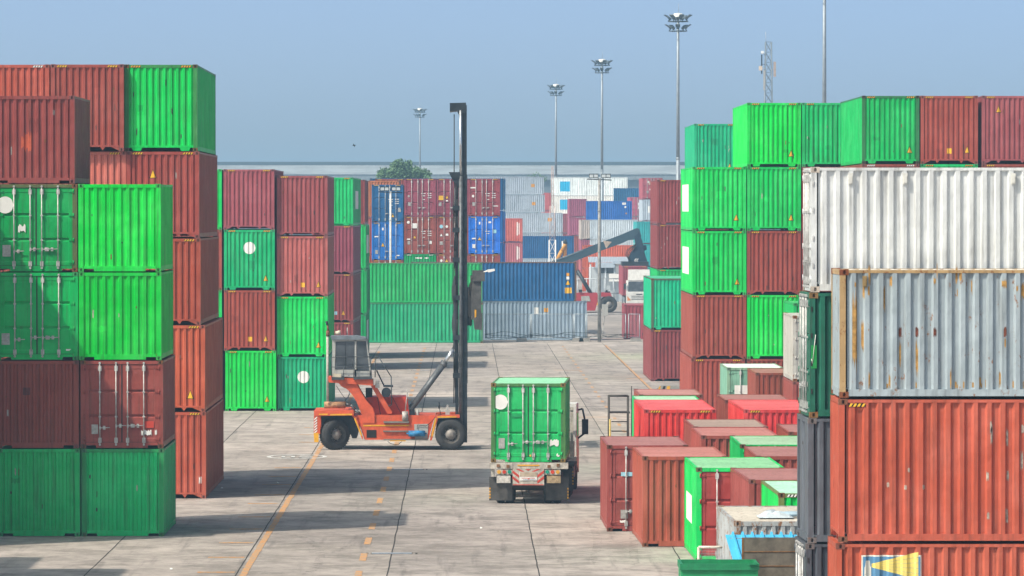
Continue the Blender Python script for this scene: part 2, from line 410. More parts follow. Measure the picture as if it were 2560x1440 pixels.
def m_door(H, sgn):
    def fn():
        q = MB(); x0, x1 = 0.018, 1.072; z0, z1 = 0.185, H - 0.125; h = z1 - z0
        zs = [(z0, 0), (z0+.10, 0), (z0+.12, 1)]
        for f in (0.335, 0.655): zs += [(z0+h*f-.055, 1), (z0+h*f-.015, 2), (z0+h*f+.045, 2), (z0+h*f+.052, 1)]
        zs += [(z1-.14, 1), (z1-.12, 0), (z1, 0)]
        yv = {0: 0.030, 1: 0.040, 2: 0.082}
        xs = [x0, x0+.13, x0+.15, x1-.12, x1-.10, x1]
        for i in range(len(zs) - 1):
            for j in range(5):
                def P(ii, jj):
                    z, k = zs[ii]; inner = 2 <= jj <= 3
                    return (sgn * xs[jj], yv[k] if inner else 0.030, z)
                q.quad(P(i, j), P(i, j+1), P(i+1, j+1), P(i+1, j))
        q.box(*sorted((sgn*x0, sgn*x1)), 0.083, 0.10, z0, z1)
        for f in (0.04, 0.33, 0.65, 0.96):                       # hinge straps
            z = z0 + h * f; q.box(*sorted((sgn*(x1-.10), sgn*(x1+.045))), 0.006, 0.03, z-.028, z+.028)
            q.tube((sgn*(x1+.03), 0.0, z-.06), (sgn*(x1+.03), 0.0, z+.06), .022, 6)
        return q.mesh('door', [PAINT])
    return cached(('door', H, sgn), fn)
def m_rod(H):
    def fn():
        q = MB(); q.tube((0, -.018, .075), (0, -.018, H - .045), .019, 8)
        for z in (.235, H - .235): q.box(-.048, .048, -.034, .028, z-.075, z+.075)
        for z in (.11, H - .075): q.box(-.030, .030, -.045, .02, z-.022, z+.022)
        for z in (H*.36, H*.64): q.box(-.036, .036, -.04, .03, z-.02, z+.02)
        return q.mesh('lock_rod', [STEEL])
    return cached(('rod', H), fn)
def m_handle():
    def fn():
        q = MB(); q.tube((0, -.03, 0), (.30, -.035, .012), .014, 6); q.box(.09, .16, -.03, .03, -.05, .06); q.box(-.02, .03, -.045, .02, -.05, .05)
        return q.mesh('door_handle', [STEEL])
    return cached('handle', fn)
def m_gasket(H):
    def fn():
        q = MB(); z0, z1 = 0.172, H - 0.112
        q.box(-1.10, 1.10, .034, .06, z1 - .013, z1 + .01); q.box(-1.10, 1.10, .034, .06, z0 - .002, z0 + .013)
        for x in (-1.088, 1.072 - .0, -.018): q.box(x, x + (.036 if x == -.018 else .016), .0345 if x != -.018 else .022, .061, z0, z1)
        return q.mesh('gasket', [GASKET])
    return cached(('gasket', H), fn)
HZ = {'yellow': (YEL, BLK), 'white': (WHT, BLK), 'amber': (ORG, JOINT)}
def m_hazard(kind):
    def fn():
        q = MB(); k = 4; w = 0.34; P = w / k; q.quad((0, 0, 0), (w, 0, 0), (w, 0, .062), (0, 0, .062), 1)
        for i in range(k):
            x = i * P; q.quad((x, -.003, 0), (x + P*.55, -.003, 0), (x + P*.98, -.003, .062), (x + P*.43, -.003, .062), 0)
        return q.mesh('hazard_stripe', list(HZ[kind]))
    return cached(('hz', kind), fn)
def conform(xs, ys, x0, x1, zr, off=0.004, sub=10):
    """sheet following a profile: z range zr(x)"""
    pts = sorted({round(v, 4) for v in [x0, x1] + [x0 + (x1-x0)*i/sub for i in range(sub+1)] + [v for v in xs if x0 < v < x1]})
    return [(x, interp(xs, ys, x) - off, *zr(x)) for x in pts]
def decal(parent, name, surf, u0, u1, zr, m, L, n, off=0.004, sgn=1, flat=None):
    if flat is not None: pr = ([-9, 9], [flat, flat])
    elif surf == 'end': pr = end_profile(n)
    else: pr = side_profile(L)
    rows = conform(pr[0], pr[1], u0, u1, zr, off); q = MB()
    for a, b_ in zip(rows[:-1], rows[1:]):
        def P(r, k): return (r[0], r[1], r[k]) if surf == 'end' else (sgn * (W - r[1]), r[0], r[k])
        q.quad(P(a, 2), P(b_, 2), P(b_, 3), P(a, 3))
    return put(name, q, m, parent)
def disc(xc, zc, r): return (xc - r, xc + r, lambda x: (zc - math.sqrt(max(0, r*r - (x-xc)**2)), zc + math.sqrt(max(0, r*r - (x-xc)**2))))
def tri(xc, zc, w, h): return (xc - w/2, xc + w/2, lambda x: (zc, zc + max(.01, h * (1 - abs(x-xc) / (w/2)))))
def rect(xc, zc, w, h): return (xc - w/2, xc + w/2, lambda x: (zc - h/2, zc + h/2))
def torn(xc, zc, w, h, sd=1):
    rr = random.Random(sd); k = [(rr.uniform(0, .3), rr.uniform(0, .3)) for _ in range(40)]
    return (xc - w/2, xc + w/2, lambda x: (zc - h/2 + h*k[int((x-xc+w/2)/w*20)][0], zc + h/2 - h*k[int((x-xc+w/2)/w*20)+15][1]))

SCUFF_PALE = mat('scuff_pale', (.44, .41, .37), .8, 0, .3, .3, 12); SCUFF_DARK = mat('scuff_dark', (.06, .05, .045), .8, 0, .3, .2, 12); SCUFF_RUST = mat('scuff_rust', (.22, .09, .035), .9, 0, .4, .3, 12)
USED = {}; ORD = ['', ', second', ', third', ', fourth', ', fifth', ', sixth', ', seventh', ', eighth', ', ninth', ', tenth', ', eleventh', ', twelfth', ', thirteenth', ', fourteenth', ', fifteenth']
def container(label, col, x, y, z=0.0, L=6.058, H=2.591, end='corr', n=9, feet='notch', rz=0.0, hz=None, dec=(), rust=0.25,
              roof=None, doorcol=None, det=2, group='stacked shipping containers', postcol=None, origin='left', cast=None):
    """x = left edge of the end that faces us (or its middle), y = that end, z = underside"""
    k_ = USED.get(label, 0); USED[label] = k_ + 1
    if k_: label = label + ORD[k_] + ' of them'
    ox = x + W if origin == 'left' else x
    t = thing('shipping_container', label, 'container', (ox, y, z), rz, group)
    jr = random.Random(int(abs(ox)*613 + y*37 + z*91)); jv = jr.uniform(.90, 1.08); col = (col[0]*jv, min(1, col[1]*jv), min(1, col[2]*jv*(jr.uniform(.85, 1.25) if max(col) - min(col) > .2 else 1)))
    c = (*col, rust); pc = (*(postcol or col), min(1, rust + .12))
    link('frame', m_frame(L, H, feet), t, pc); link('bottom_rail', m_base(L, feet), t, (*col, min(1, rust + .08)))
    z0, z1 = (0.165 if feet == 'notch' else 0.195), H - 0.105
    if end == 'corr': link('end_panel', m_end(n, z0, z1), t, c)
    else:
        dc = (*(doorcol or col), rust)
        for sgn in (-1, 1):
            dr = link('door', m_door(H, sgn), t, dc)
            if doorcol: dr['label'] = 'red door leaf'
            for rx in (0.17, 0.648): link('lock_rod', m_rod(H), dr, None, (sgn * rx, 0, 0))
            if det >= 1:
                link('door_handle', m_handle(), dr, None, (sgn * 0.17, 0, 0.66), (0, 0, 0))
                if det >= 2: link('door_handle', m_handle(), dr, None, (sgn * 0.648 - (.30 if sgn > 0 else 0), 0, 0.60 if sgn < 0 else 0.66))
        link('gasket', m_gasket(H), t)
    link('rear_panel', m_rear(H), t, c, (0, L, 0))
    link('side_panel', m_side(L, H, -1), t, c); link('side_panel', m_side(L, H, 1), t, c)
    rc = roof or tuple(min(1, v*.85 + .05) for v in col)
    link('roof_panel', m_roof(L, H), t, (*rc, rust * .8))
    kc = cast or tuple(v * .55 + .035 for v in (postcol or col))
    for yy in ((0.089, L - 0.089) if det >= 1 else (0.089,)):
        for sx in (-1, 1):
            for zz in (0.059, H - 0.059): link('corner_casting', m_casting(), t, (*kc, min(1, rust + .45)), (sx * (W - 0.081), yy, zz))
    if hz:
        for xx in (-W + .21, W - .21 - .34): link('hazard_stripe', m_hazard(hz), t, None, (xx, 0.004, H - 0.098))
    for dd in dec:
        surf, kind = dd[0], dd[1]
        f = {'disc': disc, 'tri': tri, 'rect': rect, 'torn': torn}[kind]; u0, u1, zr = f(*dd[2])
        nm = {'disc': 'white_disc', 'tri': 'warning_triangle', 'rect': 'label_patch', 'torn': 'torn_patch'}[kind]
        if surf == 'end': decal(t, nm, 'end', u0, u1, zr, dd[3], L, n, flat=(0.02 if end == 'door' else None))
        else: decal(t, nm, 'side', u0, u1, zr, dd[3], L, n, sgn=(-1 if surf == 'L' else 1))
        if kind == 'tri':                              # black border, a shade larger, behind
            xc, zc, w, h = dd[2]; u0, u1, zr = tri(xc, zc - .02, w + .07, h + .06)
            if surf == 'end': decal(t, 'label_border', 'end', u0, u1, zr, BLK, L, n, off=0.002, flat=(0.024 if end == 'door' else None))
            else: decal(t, 'label_border', 'side', u0, u1, zr, BLK, L, n, off=0.002, sgn=(-1 if surf == 'L' else 1))
    if det >= 1 and end == 'corr':
        rs_ = random.Random(int(ox*977 + y*131 + z*57))
        for i in range(rs_.choice((2, 3, 4, 5))):
            u, zz, w_, h_ = rs_.uniform(-.98, .98), rs_.uniform(.3, H - .5), rs_.uniform(.02, .05), rs_.uniform(.06, .32)
            u0, u1, zr = torn(u, zz, w_, h_, rs_.randint(0, 999)); decal(t, 'scuff_mark', 'end', u0, u1, zr, rs_.choice((SCUFF_PALE, SCUFF_DARK, SCUFF_RUST)), L, n, off=.0025)
        if rs_.random() < .55:                        # a repainted patch
            u, zz, w_, h_ = rs_.uniform(-.7, .7), rs_.uniform(.6, H - .8), rs_.uniform(.16, .4), rs_.uniform(.2, .6)
            u0, u1, zr = torn(u, zz, w_, h_, rs_.randint(0, 999)); f_ = rs_.choice((.72, .8, 1.2)); decal(t, 'repaint_patch', 'end', u0, u1, zr, PAINT, L, n, off=.0015).color = (*[min(1, v*f_) for v in col], rust)
    return t
def side_on(label, col, x, y, z=0.0, rz=0.0, **kw):
    """long side towards us: x = its left end, y = the near side"""
    return container(label, col, x, y + W, z, rz=R(-90) + rz, origin='mid', **kw)

# paint colours
GRN = (0.001, 0.56, 0.085); GRB = (0.001, 0.60, 0.058); GRD = (0.002, 0.34, 0.085); TEAL = (0.002, 0.42, 0.17); GRM = (0.002, 0.45, 0.10)
MAR = (0.29, 0.064, 0.048); RED = (0.35, 0.070, 0.045); ORR = (0.45, 0.092, 0.048); MAD = (0.235, 0.050, 0.052); BRT = (0.68, 0.045, 0.045)
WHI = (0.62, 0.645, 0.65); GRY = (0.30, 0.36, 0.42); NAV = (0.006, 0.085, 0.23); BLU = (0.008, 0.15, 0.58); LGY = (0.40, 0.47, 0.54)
HC = 2.896; L40 = 12.192; L20 = 6.058
def stack(specs, gap=0.012, z=0.0):
    for kw in specs:
        H = kw.get('H', 2.591); fn = kw.pop('fn', container)
        fn(z=z, **kw); z += H + gap
    return z

# --- left foreground stack (20 ft, standard height)
GA = 'containers stacked at the left front'
Y1 = 147.5
xa, xb = gx(196, Y1) - 2*W, gx(403, Y1) - 2*W
stack([
 dict(label='dark green shaded container at the ground in the left front corner', col=(.002, .50, .14), x=xa+.05, y=Y1, n=10, rust=.30, group=GA),
 dict(label='maroon container with closed ribbed end under the lower green door container at the left edge', col=MAR, x=xa+.02, y=Y1, n=10, rust=.30, group=GA,
      dec=[('end', 'rect', (-.33, 1.68, .22, .22), mat('faded_stain', (.14, .04, .04)))]),
 dict(label='green container with doors half in diagonal shadow at the left edge', col=GRM, x=xa, y=Y1, end='door', rust=.16, group=GA,
      dec=[('end', 'rect', (-.62-.3, .62, .24, .34), PLATE), ('end', 'rect', (.93, .30, .14, .05), WHT)]),
 dict(label='green door container with a white disc and rusty sill at the left edge', col=GRD, x=xa-.02, y=Y1, end='door', rust=.48, group=GA, postcol=(.10, .13, .05), cast=(.16, .07, .03),
      dec=[('end', 'disc', (-.91, 1.97, .25), WHT), ('end', 'rect', (-.87, .62, .24, .34), PLATE), ('end', 'torn', (-.42, 1.28, .22, .28, 3), WHT)]),
 dict(label='maroon ribbed container topmost of the foremost column at the left edge', col=MAR, x=gx(188, Y1)-2*W, y=Y1, n=10, rust=.30, group=GA,
      dec=[('end', 'torn', (-.20, 1.22, .32, .62, 5), mat('orange_touch_up', (.52, .10, .05)))]),
])
stack([
 dict(label='dark green dented container at the ground beside the lane, foremost of the left row', col=(.002, .55, .14), x=gx(410, Y1)-2*W, y=Y1, n=9, rust=.30, group=GA, postcol=(.02, .30, .09)),
 dict(label='maroon container with four lock rods and scraped doors, second from the ground at left', col=MAR, x=gx(408, Y1)-2*W, y=Y1, end='door', rust=.42, group=GA, cast=(.12, .06, .035),
      dec=[('end', 'rect', (-.80, .56, .19, .28), PLATE), ('end', 'rect', (.80, .70, .28, .20), REDF), ('end', 'torn', (.72, .46, .30, .18, 9), WHT), ('end', 'torn', (1.0, .47, .06, .2, 2), WHT)]),
 dict(label='bright green clean container above the maroon door container at left', col=GRB, x=xb+.01, y=Y1, n=9, rust=.06, group=GA),
 dict(label='bright green container topmost of the second column at left front', col=GRB, x=xb, y=Y1, n=9, rust=.06, group=GA),
])
# containers just outside the frame, whose shade falls across the foremost stack and the concrete
for i, (xr, yf) in enumerate(((-16.4, 141.3), (-18.0, 121.8), (-20.65, 126.3))):
    zz = 0.0
    for k in range(5):
        container(('maroon' if k % 2 else 'green') + ' container in the five-high stacks left of the picture', MAR if k % 2 else GRM, xr - 2*W, yf, zz, det=0, group='containers left of the picture'); zz += 2.603

# --- five-high 40 ft stack behind it
GB = 'tall containers stacked behind the left front'
Y2 = 166.8
def xr2(px): return gx(px, Y2) - 2*W
T = lambda x, z, s=.20: ('end', 'tri', (x, z, s*.95, s*1.25), YEL)
stack([
 dict(label='orange-red container at the ground under an orange-red one, beside the left lane', col=ORR, x=xr2(515), y=Y2, L=L40, H=HC, n=10, feet='tri', hz='yellow', rust=.16, group=GB, dec=[('end', 'torn', (1.06, .62, .16, .3, 4), WHT)]),
 dict(label='orange-red container with a yellow triangle, second from the ground beside the left lane', col=ORR, x=xr2(513), y=Y2, L=L40, H=HC, n=10, feet='tri', hz='yellow', rust=.14, group=GB, dec=[T(.72, .45)]),
 dict(label='red-brown container midway up the tall left stack, right of the bright green pair', col=RED, x=xr2(502), y=Y2, L=L40, H=HC, n=10, feet='tri', hz='yellow', rust=.12, group=GB),
 dict(label='red-brown container with a yellow triangle under the topmost green one at left', col=RED, x=xr2(499), y=Y2, L=L40, H=HC, n=10, feet='tri', hz='yellow', rust=.14, group=GB, dec=[T(-.33, 2.02)]),
 dict(label='green scuffed container topmost of the tall left stack, against the sky', col=GRN, x=xr2(494.5), y=Y2, L=L40, H=HC, n=10, feet='block', hz='amber', rust=.34, group=GB, postcol=(.04, .24, .06), cast=(.09, .07, .03)),
], gap=0.0)
stack([
 dict(label='maroon container hidden low in the tall left stack', col=MAR, x=xr2(318), y=Y2, L=L40, H=HC, feet='tri', det=0, group=GB),
 dict(label='maroon container hidden low in the tall left stack', col=MAR, x=xr2(318), y=Y2, L=L40, H=HC, feet='tri', det=0, group=GB),
 dict(label='maroon container hidden low in the tall left stack', col=MAR, x=xr2(318), y=Y2, L=L40, H=HC, feet='tri', det=0, group=GB),
 dict(label='salmon-red container half hidden behind the bright green ones, below the dented maroon one', col=(.56, .15, .10), x=xr2(316), y=Y2, L=L40, H=HC, n=10, feet='tri', hz='yellow', rust=.12, group=GB),
 dict(label='maroon dented container beside the topmost green one, against the sky', col=MAR, x=xr2(312), y=Y2-.25, L=L40, H=HC, n=10, feet='tri', hz='yellow', rust=.16, group=GB),
], gap=0.0)
stack([dict(label='maroon container hidden low in the tall left stack', col=MAR, x=xr2(130), y=Y2, L=L40, H=HC, feet='tri', det=0, group=GB) for _ in range(4)] +
      [dict(label='orange-red container cut by the photo edge at the top left, against the sky', col=ORR, x=xr2(125), y=Y2, L=L40, H=HC, n=10, feet='tri', hz='white', rust=.16, group=GB)], gap=0.0)

# --- third group on the left
GC = 'containers stacked at mid distance on the left'
Y3 = 239.5
SQ = lambda x, z, m=YEL: ('end', 'rect', (x, z, .20, .22), m)
xz = gx(555, Y3) - 2*W
k3 = dict(y=Y3, L=L40, H=HC, feet='tri', det=1, group=GC, n=10)
stack([
 dict(label='maroon container sliver at the ground behind the tall left stack', col=MAR, x=xz, hz='yellow', **k3),
 dict(label='green container sliver second from the ground behind the tall left stack', col=GRN, x=xz, hz='amber', **k3),
 dict(label='maroon container sliver third from the ground behind the tall left stack', col=MAR, x=xz, hz='yellow', **k3),
 dict(label='green container sliver topmost behind the tall left stack', col=GRN, x=xz, hz='amber', dec=[T(.75, .4)], **k3)], gap=0.0)
xa3 = gx(560, Y3)
k3b = dict(k3); k3b['feet'] = 'block'
stack([
 dict(label='bright green dented container with a triangle at the ground left of the white-disc one', col=GRB, x=xa3+.06, hz='amber', rust=.12, dec=[T(.78, .45)], **k3b),
 dict(label='reddish container with a yellow square and triangle above the dented bright green one', col=RED, x=xa3, hz='yellow', rust=.16, dec=[T(.78, .45), SQ(.03, .55)], **k3),
 dict(label='teal green container with a white disc, second from the top at mid left', col=TEAL, x=xa3, hz='amber', rust=.26, dec=[T(.78, .45), ('end', 'disc', (.0, 2.02, .29), WHT)], **k3b),
 dict(label='rose-maroon container topmost left of another maroon one at mid left', col=(.34, .085, .085), x=xa3-.02, hz='yellow', rust=.10, **k3)], gap=0.0)
Y3b = 239.75; xb3 = gx(692, Y3b)
k3c = dict(k3); k3c['y'] = Y3b; k3d = dict(k3c); k3d['feet'] = 'block'
stack([
 dict(label='teal green container with a white disc at the ground behind the orange loader', col=TEAL, x=xb3+.04, y=Y3b, L=L40, H=2.591, feet='block', det=1, group=GC, n=11, rust=.30, dec=[('end', 'disc', (.02, 1.62, .29), WHT)]),
 dict(label='bright green container with a triangle just left of the loader cab', col=GRN, x=xb3, hz='amber', rust=.08, dec=[T(.78, .45)], **k3d),
 dict(label='pale red container with a yellow square and triangle above the bright green one', col=(.42, .11, .085), x=xb3, hz='yellow', rust=.16, dec=[T(.78, .45), SQ(.03, .55)], **k3c),
 dict(label='maroon container topmost, rightmost of the mid left block', col=(.31, .075, .075), x=xb3, hz='yellow', rust=.10, **k3c)], gap=0.0)
# fourth and fifth groups further back along the left lane
Y4 = 300.0; x4 = gx(883, Y4) - 2*W
k4 = dict(y=Y4, L=L40, H=HC, feet='tri', det=1, group=GC, n=10, rz=R(-1.0))
k4b = dict(k4); k4b['feet'] = 'block'
stack([
 dict(label='maroon container low behind the loader cab', col=MAD, x=x4, hz='yellow', **k4),
 dict(label='maroon container with a blue and a yellow label right of the loader exhaust', col=MAD, x=x4, hz='yellow', dec=[T(.62, .45), ('end', 'rect', (.18, .55, .16, .2), LBLUE)], **k4),
 dict(label='plum-maroon container under the green one with a white disc, mid left rear', col=(.27, .06, .075), x=x4, hz='yellow', **k4),
 dict(label='green container with a white disc and a white side patch, mid left rear', col=GRM, x=x4, hz='amber', dec=[('end', 'disc', (-.72, 2.0, .3), WHT), ('R', 'rect', (6.0, 1.55, 4.4, 1.1), WHT)], rust=.3, **k4b)], gap=0.0)
Y5 = 323.0; x5 = -6.42 - 2*W
k5 = dict(y=Y5, L=L40, H=HC, feet='tri', det=0, group=GC, n=10)
stack([
 dict(label='green container with a white patch low at the rear end of the left row', col=GRD, x=x5, dec=[('R', 'rect', (6.2, 1.7, 5, 1.4), WHT)], **k5),
 dict(label='deep green container second from the ground at the rear end of the left row', col=GRD, x=x5+.05, **k5),
 dict(label='green container with a large white patch, third up, rearmost of the left row', col=GRM, x=x5, dec=[('R', 'rect', (6.2, 1.6, 6, 1.2), WHT)], **k5),
 dict(label='maroon container topmost at the rear end of the left row', col=MAD, x=x5-.06, **k5)], gap=0.0)

# --- right: tall 40 ft block
GD = 'tall containers stacked on the right'
Y6 = 226.0
k6 = dict(y=Y6, L=L40, H=HC, det=1, group=GD, n=10)
xc1, xc2, xc3 = gx(1731.5, Y6), gx(1868, Y6), gx(2005, Y6)
WP = ('L', 'rect', (7.2, 1.5, 6.6, 1.25), WHT)
stack([
 dict(label='maroon container at the ground beside the right lane, behind the scrap yard roofs', col=RED, x=xc1-.06, feet='tri', hz='yellow', rust=.16, **k6),
 dict(label='maroon container above ground level under the lower green white-patch one', col=MAR, x=xc1, feet='tri', hz='yellow', rust=.14, **k6),
 dict(label='bright green container with a white side patch, lower of two at the right lane', col=GRN, x=xc1, feet='block', hz='amber', rust=.06, dec=[T(.80, .48), WP], **k6),
 dict(label='bright green container with a white side patch, upper of two at the right lane', col=GRN, x=xc1-.01, feet='block', hz='amber', rust=.06, dec=[T(.77, .48), WP], **k6)], gap=0.0)
stack([
 dict(label='maroon container hidden at the ground of the tall right block', col=MAR, x=xc2, feet='tri', **k6),
 dict(label='vivid green container low in the tall right block under a maroon one', col=GRB, x=xc2, feet='block', hz='amber', rust=.04, **k6),
 dict(label='brown-red container left of the white container, amid green ones', col=(.30, .06, .05), x=xc2, feet='tri', hz='yellow', rust=.12, **k6),
 dict(label='green container with a triangle left of the top of the white container', col=GRN, x=xc2, feet='block', hz='amber', rust=.06, dec=[T(.77, .48)], **k6),
 dict(label='vivid green container topmost left of the right block, with a bright lit long side', col=GRB, x=xc2, feet='block', hz='amber', rust=.05, dec=[T(.77, .48)], **k6)], gap=0.0)
stack([dict(label='maroon container hidden behind the white container', col=MAR, x=xc3, feet='tri', **k6) for _ in range(4)] +
      [dict(label='deep green container topmost, second of the right skyline, partly overlapped on its right', col=GRM, x=xc3, feet='block', hz='amber', rust=.12, **k6)], gap=0.0)
Y7 = 212.0
k7 = dict(y=Y7, L=L40, H=HC, det=1, group=GD, n=10)
for i, (px, low, lc, top) in enumerate((
    (2155.5, MAR, 'white', dict(label='green container topmost, third of the right skyline, with a triangle and dark frame', col=GRM, feet='block', hz='amber', rust=.16, dec=[T(.80, .48)], postcol=(.03, .18, .06), cast=(.06, .05, .03))),
    (2302, GRM, 'amber', dict(label='rust-red container topmost with a yellow square and triangle, second from the right edge', col=RED, feet='tri', hz='yellow', rust=.30, dec=[T(.76, .48), SQ(.0, .55)])),
    (2455, MAR, 'yellow', dict(label='maroon container topmost with a high yellow triangle at the right photo edge', col=(.34, .085, .08), feet='tri', hz='yellow', rust=.16, dec=[T(-.5, 2.2)])))):
    nm = ('maroon', 'green', 'maroon')[i]; where = ('under the third green one', 'under the rust-red topmost one', 'at the right photo edge')[i]
    stack([dict(label='%s container hidden behind the white container' % nm, col=low, x=gx(px, Y7), feet='tri', **k7) for _ in range(3)] +
          [dict(label='%s container showing only its striped top rail %s' % (nm, where), col=low, x=gx(px, Y7), feet='tri', hz=lc, **k7)] + [dict(x=gx(px, Y7), **top, **k7)], gap=0.0)
# one further back against the sky, and the blocks by the lane
Y8 = 281.0
stack([dict(label='maroon container hidden behind the bright green pair at the right lane', col=MAR, x=gx(1735.6, Y8)+.03, y=Y8, L=L40, H=HC, feet='tri', det=0, group=GD) for _ in range(4)] +
      [dict(label='teal green container standing back, lowest of the right skyline at its left end', col=TEAL, x=gx(1735.6, Y8), y=Y8, L=L40, H=HC, feet='block', hz='amber', det=1, n=10, rust=.10, group=GD, dec=[T(.78, .40)])], gap=0.0)
stack([dict(label='maroon container at the ground where the right lane line ends', col=MAD, x=gx(1627, Y8), y=Y8, L=L40, H=HC, feet='tri', hz='yellow', det=1, n=10, rust=.14, group=GD),
       dict(label='green weathered open-topped container above a maroon one at the right lane', col=TEAL, x=gx(1628, Y8), y=Y8, L=L40, H=HC, feet='block', det=1, n=10, rust=.42, group=GD, postcol=(.08, .12, .07), cast=(.08, .06, .04))], gap=0.0)
Y9 = 323.0
k9 = dict(y=Y9, L=L40, H=HC, det=1, group=GD, n=10, x=gx(1643, Y9))
stack([dict(label='green container hidden at the ground behind the weathered green one', col=GRM, feet='block', **k9),
       dict(label='green container showing a sliver beneath the plum pair at the right lane', col=GRM, feet='block', hz='amber', **k9),
       dict(label='plum-red container with a triangle, lower of the plum pair right of the boom', col=MAD, feet='tri', hz='yellow', dec=[T(.55, 1.4)], **k9),
       dict(label='plum-red container topmost of the plum pair right of the boom', col=MAD, feet='block', hz='yellow', **k9)], gap=0.0)

# --- right: low scrap yard of single containers
GE = 'single containers standing in the yard at lower right'
PINK = (.50, .20, .19)
def yard(label, col, px, Y, **kw):
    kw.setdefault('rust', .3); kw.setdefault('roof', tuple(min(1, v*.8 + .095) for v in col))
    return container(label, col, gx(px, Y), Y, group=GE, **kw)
yard('maroon container with doors beside the lane, foremost left of the yard', MAR, 1517.7, 149.6, end='door', rust=.34, cast=(.13, .05, .03), rz=R(.4),
     dec=[('end', 'rect', (-.62, 1.72, .36, .12), LBLUE), ('end', 'rect', (-.70, .52, .22, .26), PLATE), ('end', 'torn', (-.72, .30, .22, .1, 6), WHT)])
yard('orange-brown ribbed container foremost at the lane corner of the yard', (.42, .095, .060), 1606.7, 142.8, rz=R(.9), rust=.22, cast=(.20, .07, .04))
yard('green container with red replacement doors and a white side patch', GRN, 1741, 136.5, end='door', doorcol=(.34, .05, .045), rust=.2, rz=R(.6), cast=(.12, .13, .05), roof=(.22, .48, .26),
     dec=[('L', 'rect', (3.6, 1.30, 2.8, .78), WHT), ('end', 'rect', (-.42, 1.48, .5, .06), WHT), ('end', 'rect', (-.42, 1.30, .45, .08), WHT), ('end', 'rect', (-.5, 1.04, .3, .08), WHT), ('end', 'rect', (-.06, .66, .12, .12), YEL)])
yard('maroon faded container squeezed right of the green one with red doors', MAR, 1873, 130.5, rz=R(1.6), rust=.34)
yard('mint green container with white stripes half behind the grey stack', GRN, 1947, 124.2, hz='white', rz=R(.8), rust=.25, roof=(.38, .66, .50), postcol=(.16, .22, .06), cast=(.16, .09, .04))
yard('brown-red container with pink roof right of the bright red ones, front of a pair', (.40, .085, .06), 1753.5, 156.0, rz=R(.5), rust=.30)
yard('brown container with streaked grey roof, back of the pair right of the bright red one', (.30, .075, .06), 1734, 162.4, rz=R(.5), rust=.42, roof=(.33, .24, .20))
yard('green container with faded green roof in the middle of the yard', GRM, 1851, 150.0, end='door', rust=.34, roof=(.30, .46, .30), cast=(.14, .08, .04))
yard('maroon container with pink roof right of the green-roofed one', MAR, 1890, 143.0, rust=.3)
yard('bright red container with a yellow triangle, left of two alike', BRT, 1611, 168.6, L=9.125, H=HC, hz='yellow', n=10, rust=.06, rz=R(.3), roof=(.60, .10, .105), dec=[('end', 'tri', (.26, 2.05, .24, .32), YEL)])
yard('bright red container with a yellow triangle, right of two alike', BRT, 1860.5, 168.6, L=9.125, H=HC, hz='yellow', n=10, rust=.06, rz=R(.4), roof=(.60, .10, .105), dec=[('end', 'tri', (.30, 2.05, .24, .32), YEL), ('L', 'rect', (1.2, 2.3, .5, .3), WHT)])
yard('green container peeking out behind the left bright red one', GRM, 1592, 183.6, rust=.2, roof=(.34, .56, .38))
yard('maroon container furthest back behind the green roof left of the yard', MAR, 1598, 190.6, rust=.4, roof=(.42, .20, .18))
yard('maroon container with a doorpost behind the right bright red one', MAR, 1813, 185.0, end='door', rust=.3)
yard('pale green peeling container with doors in front of the tall right block', (.20, .42, .30), 1818, 213.5, H=HC, end='door', doorcol=None, rust=.42, roof=(.62, .72, .70), postcol=(.22, .38, .26),
     dec=[('end', 'rect', (-.62, 1.95, .55, .38), WHT), ('end', 'rect', (-.60, 1.12, .62, .3), mat('green_patch', (.02, .30, .12))), ('L', 'torn', (1.5, 1.0, 2.2, 1.5, 3), WHT)])
yard('maroon container with pink roof in front of the pale green one', MAR, 1889.5, 206.8, H=HC, rust=.3, dec=[('L', 'rect', (1.2, 1.6, .4, .5), LBLUE)])
yard('maroon container sliver between the right bright red one and the dark stack', MAR, 1972, 158.5, rust=.3)
stack([dict(label='maroon container hidden under the white peeling one', col=MAR, x=gx(1983, 196), y=196.0, H=HC, group=GE),
       dict(label='white peeling container sliver standing high left of the dark green doors', col=(.46, .45, .41), x=gx(1983, 196), y=196.0, end='door', rust=.62, group=GE, cast=(.25, .10, .05))], gap=0.0)
stack([dict(label='green container hidden under the upper green sliver', col=GRM, x=gx(1984, 206), y=206.0, L=L20, H=HC, group=GE),
       dict(label='green container sliver above the white peeling one', col=GRM, x=gx(1984, 206), y=206.0, L=L20, H=HC, group=GE)], gap=0.0)

# --- right foreground: long sides towards us
GF = 'containers stacked at the right front'
Y10 = 100.8
VENT = mat('vent_cover', (.62, .62, .58), .5, 0, .1, .2)
def vents(t, L, H, ys, m):
    for yy in ys:
        q = MB(); q.box(W - .012, W + .03, yy - .045, yy + .045, H - .36, H - .13); q.box(W + .03, W + .045, yy - .03, yy + .03, H - .33, H - .18)
        put('vent_cover', q, m, t)
x10 = gx(2098, Y10)
t1 = side_on('red container at the right bottom edge with a lighthouse logo', ORR, x10 - .05, Y10, L=L40, H=HC, n=12, feet='tri', rust=.20, cast=(.18, .06, .04), group=GF)
t2 = side_on('large red dented container beneath the rusty blue-grey one', (.42, .084, .046), x10, Y10, z=HC + .025, L=L40, H=HC, n=12, feet='tri', rust=.24, cast=(.17, .07, .04), group=GF)
t3 = side_on('rusty pale blue-grey container with brown posts at the right', (.34, .405, .44), x10 + .02, Y10, z=2*HC + .05, L=L40, H=2.591, n=14, feet='notch', rust=.66, postcol=(.40, .27, .13), cast=(.20, .06, .025), roof=(.52, .50, .44), group=GF)
vents(t3, L40, 2.591, (.50,), mat('brown_vent', (.25, .17, .07)))
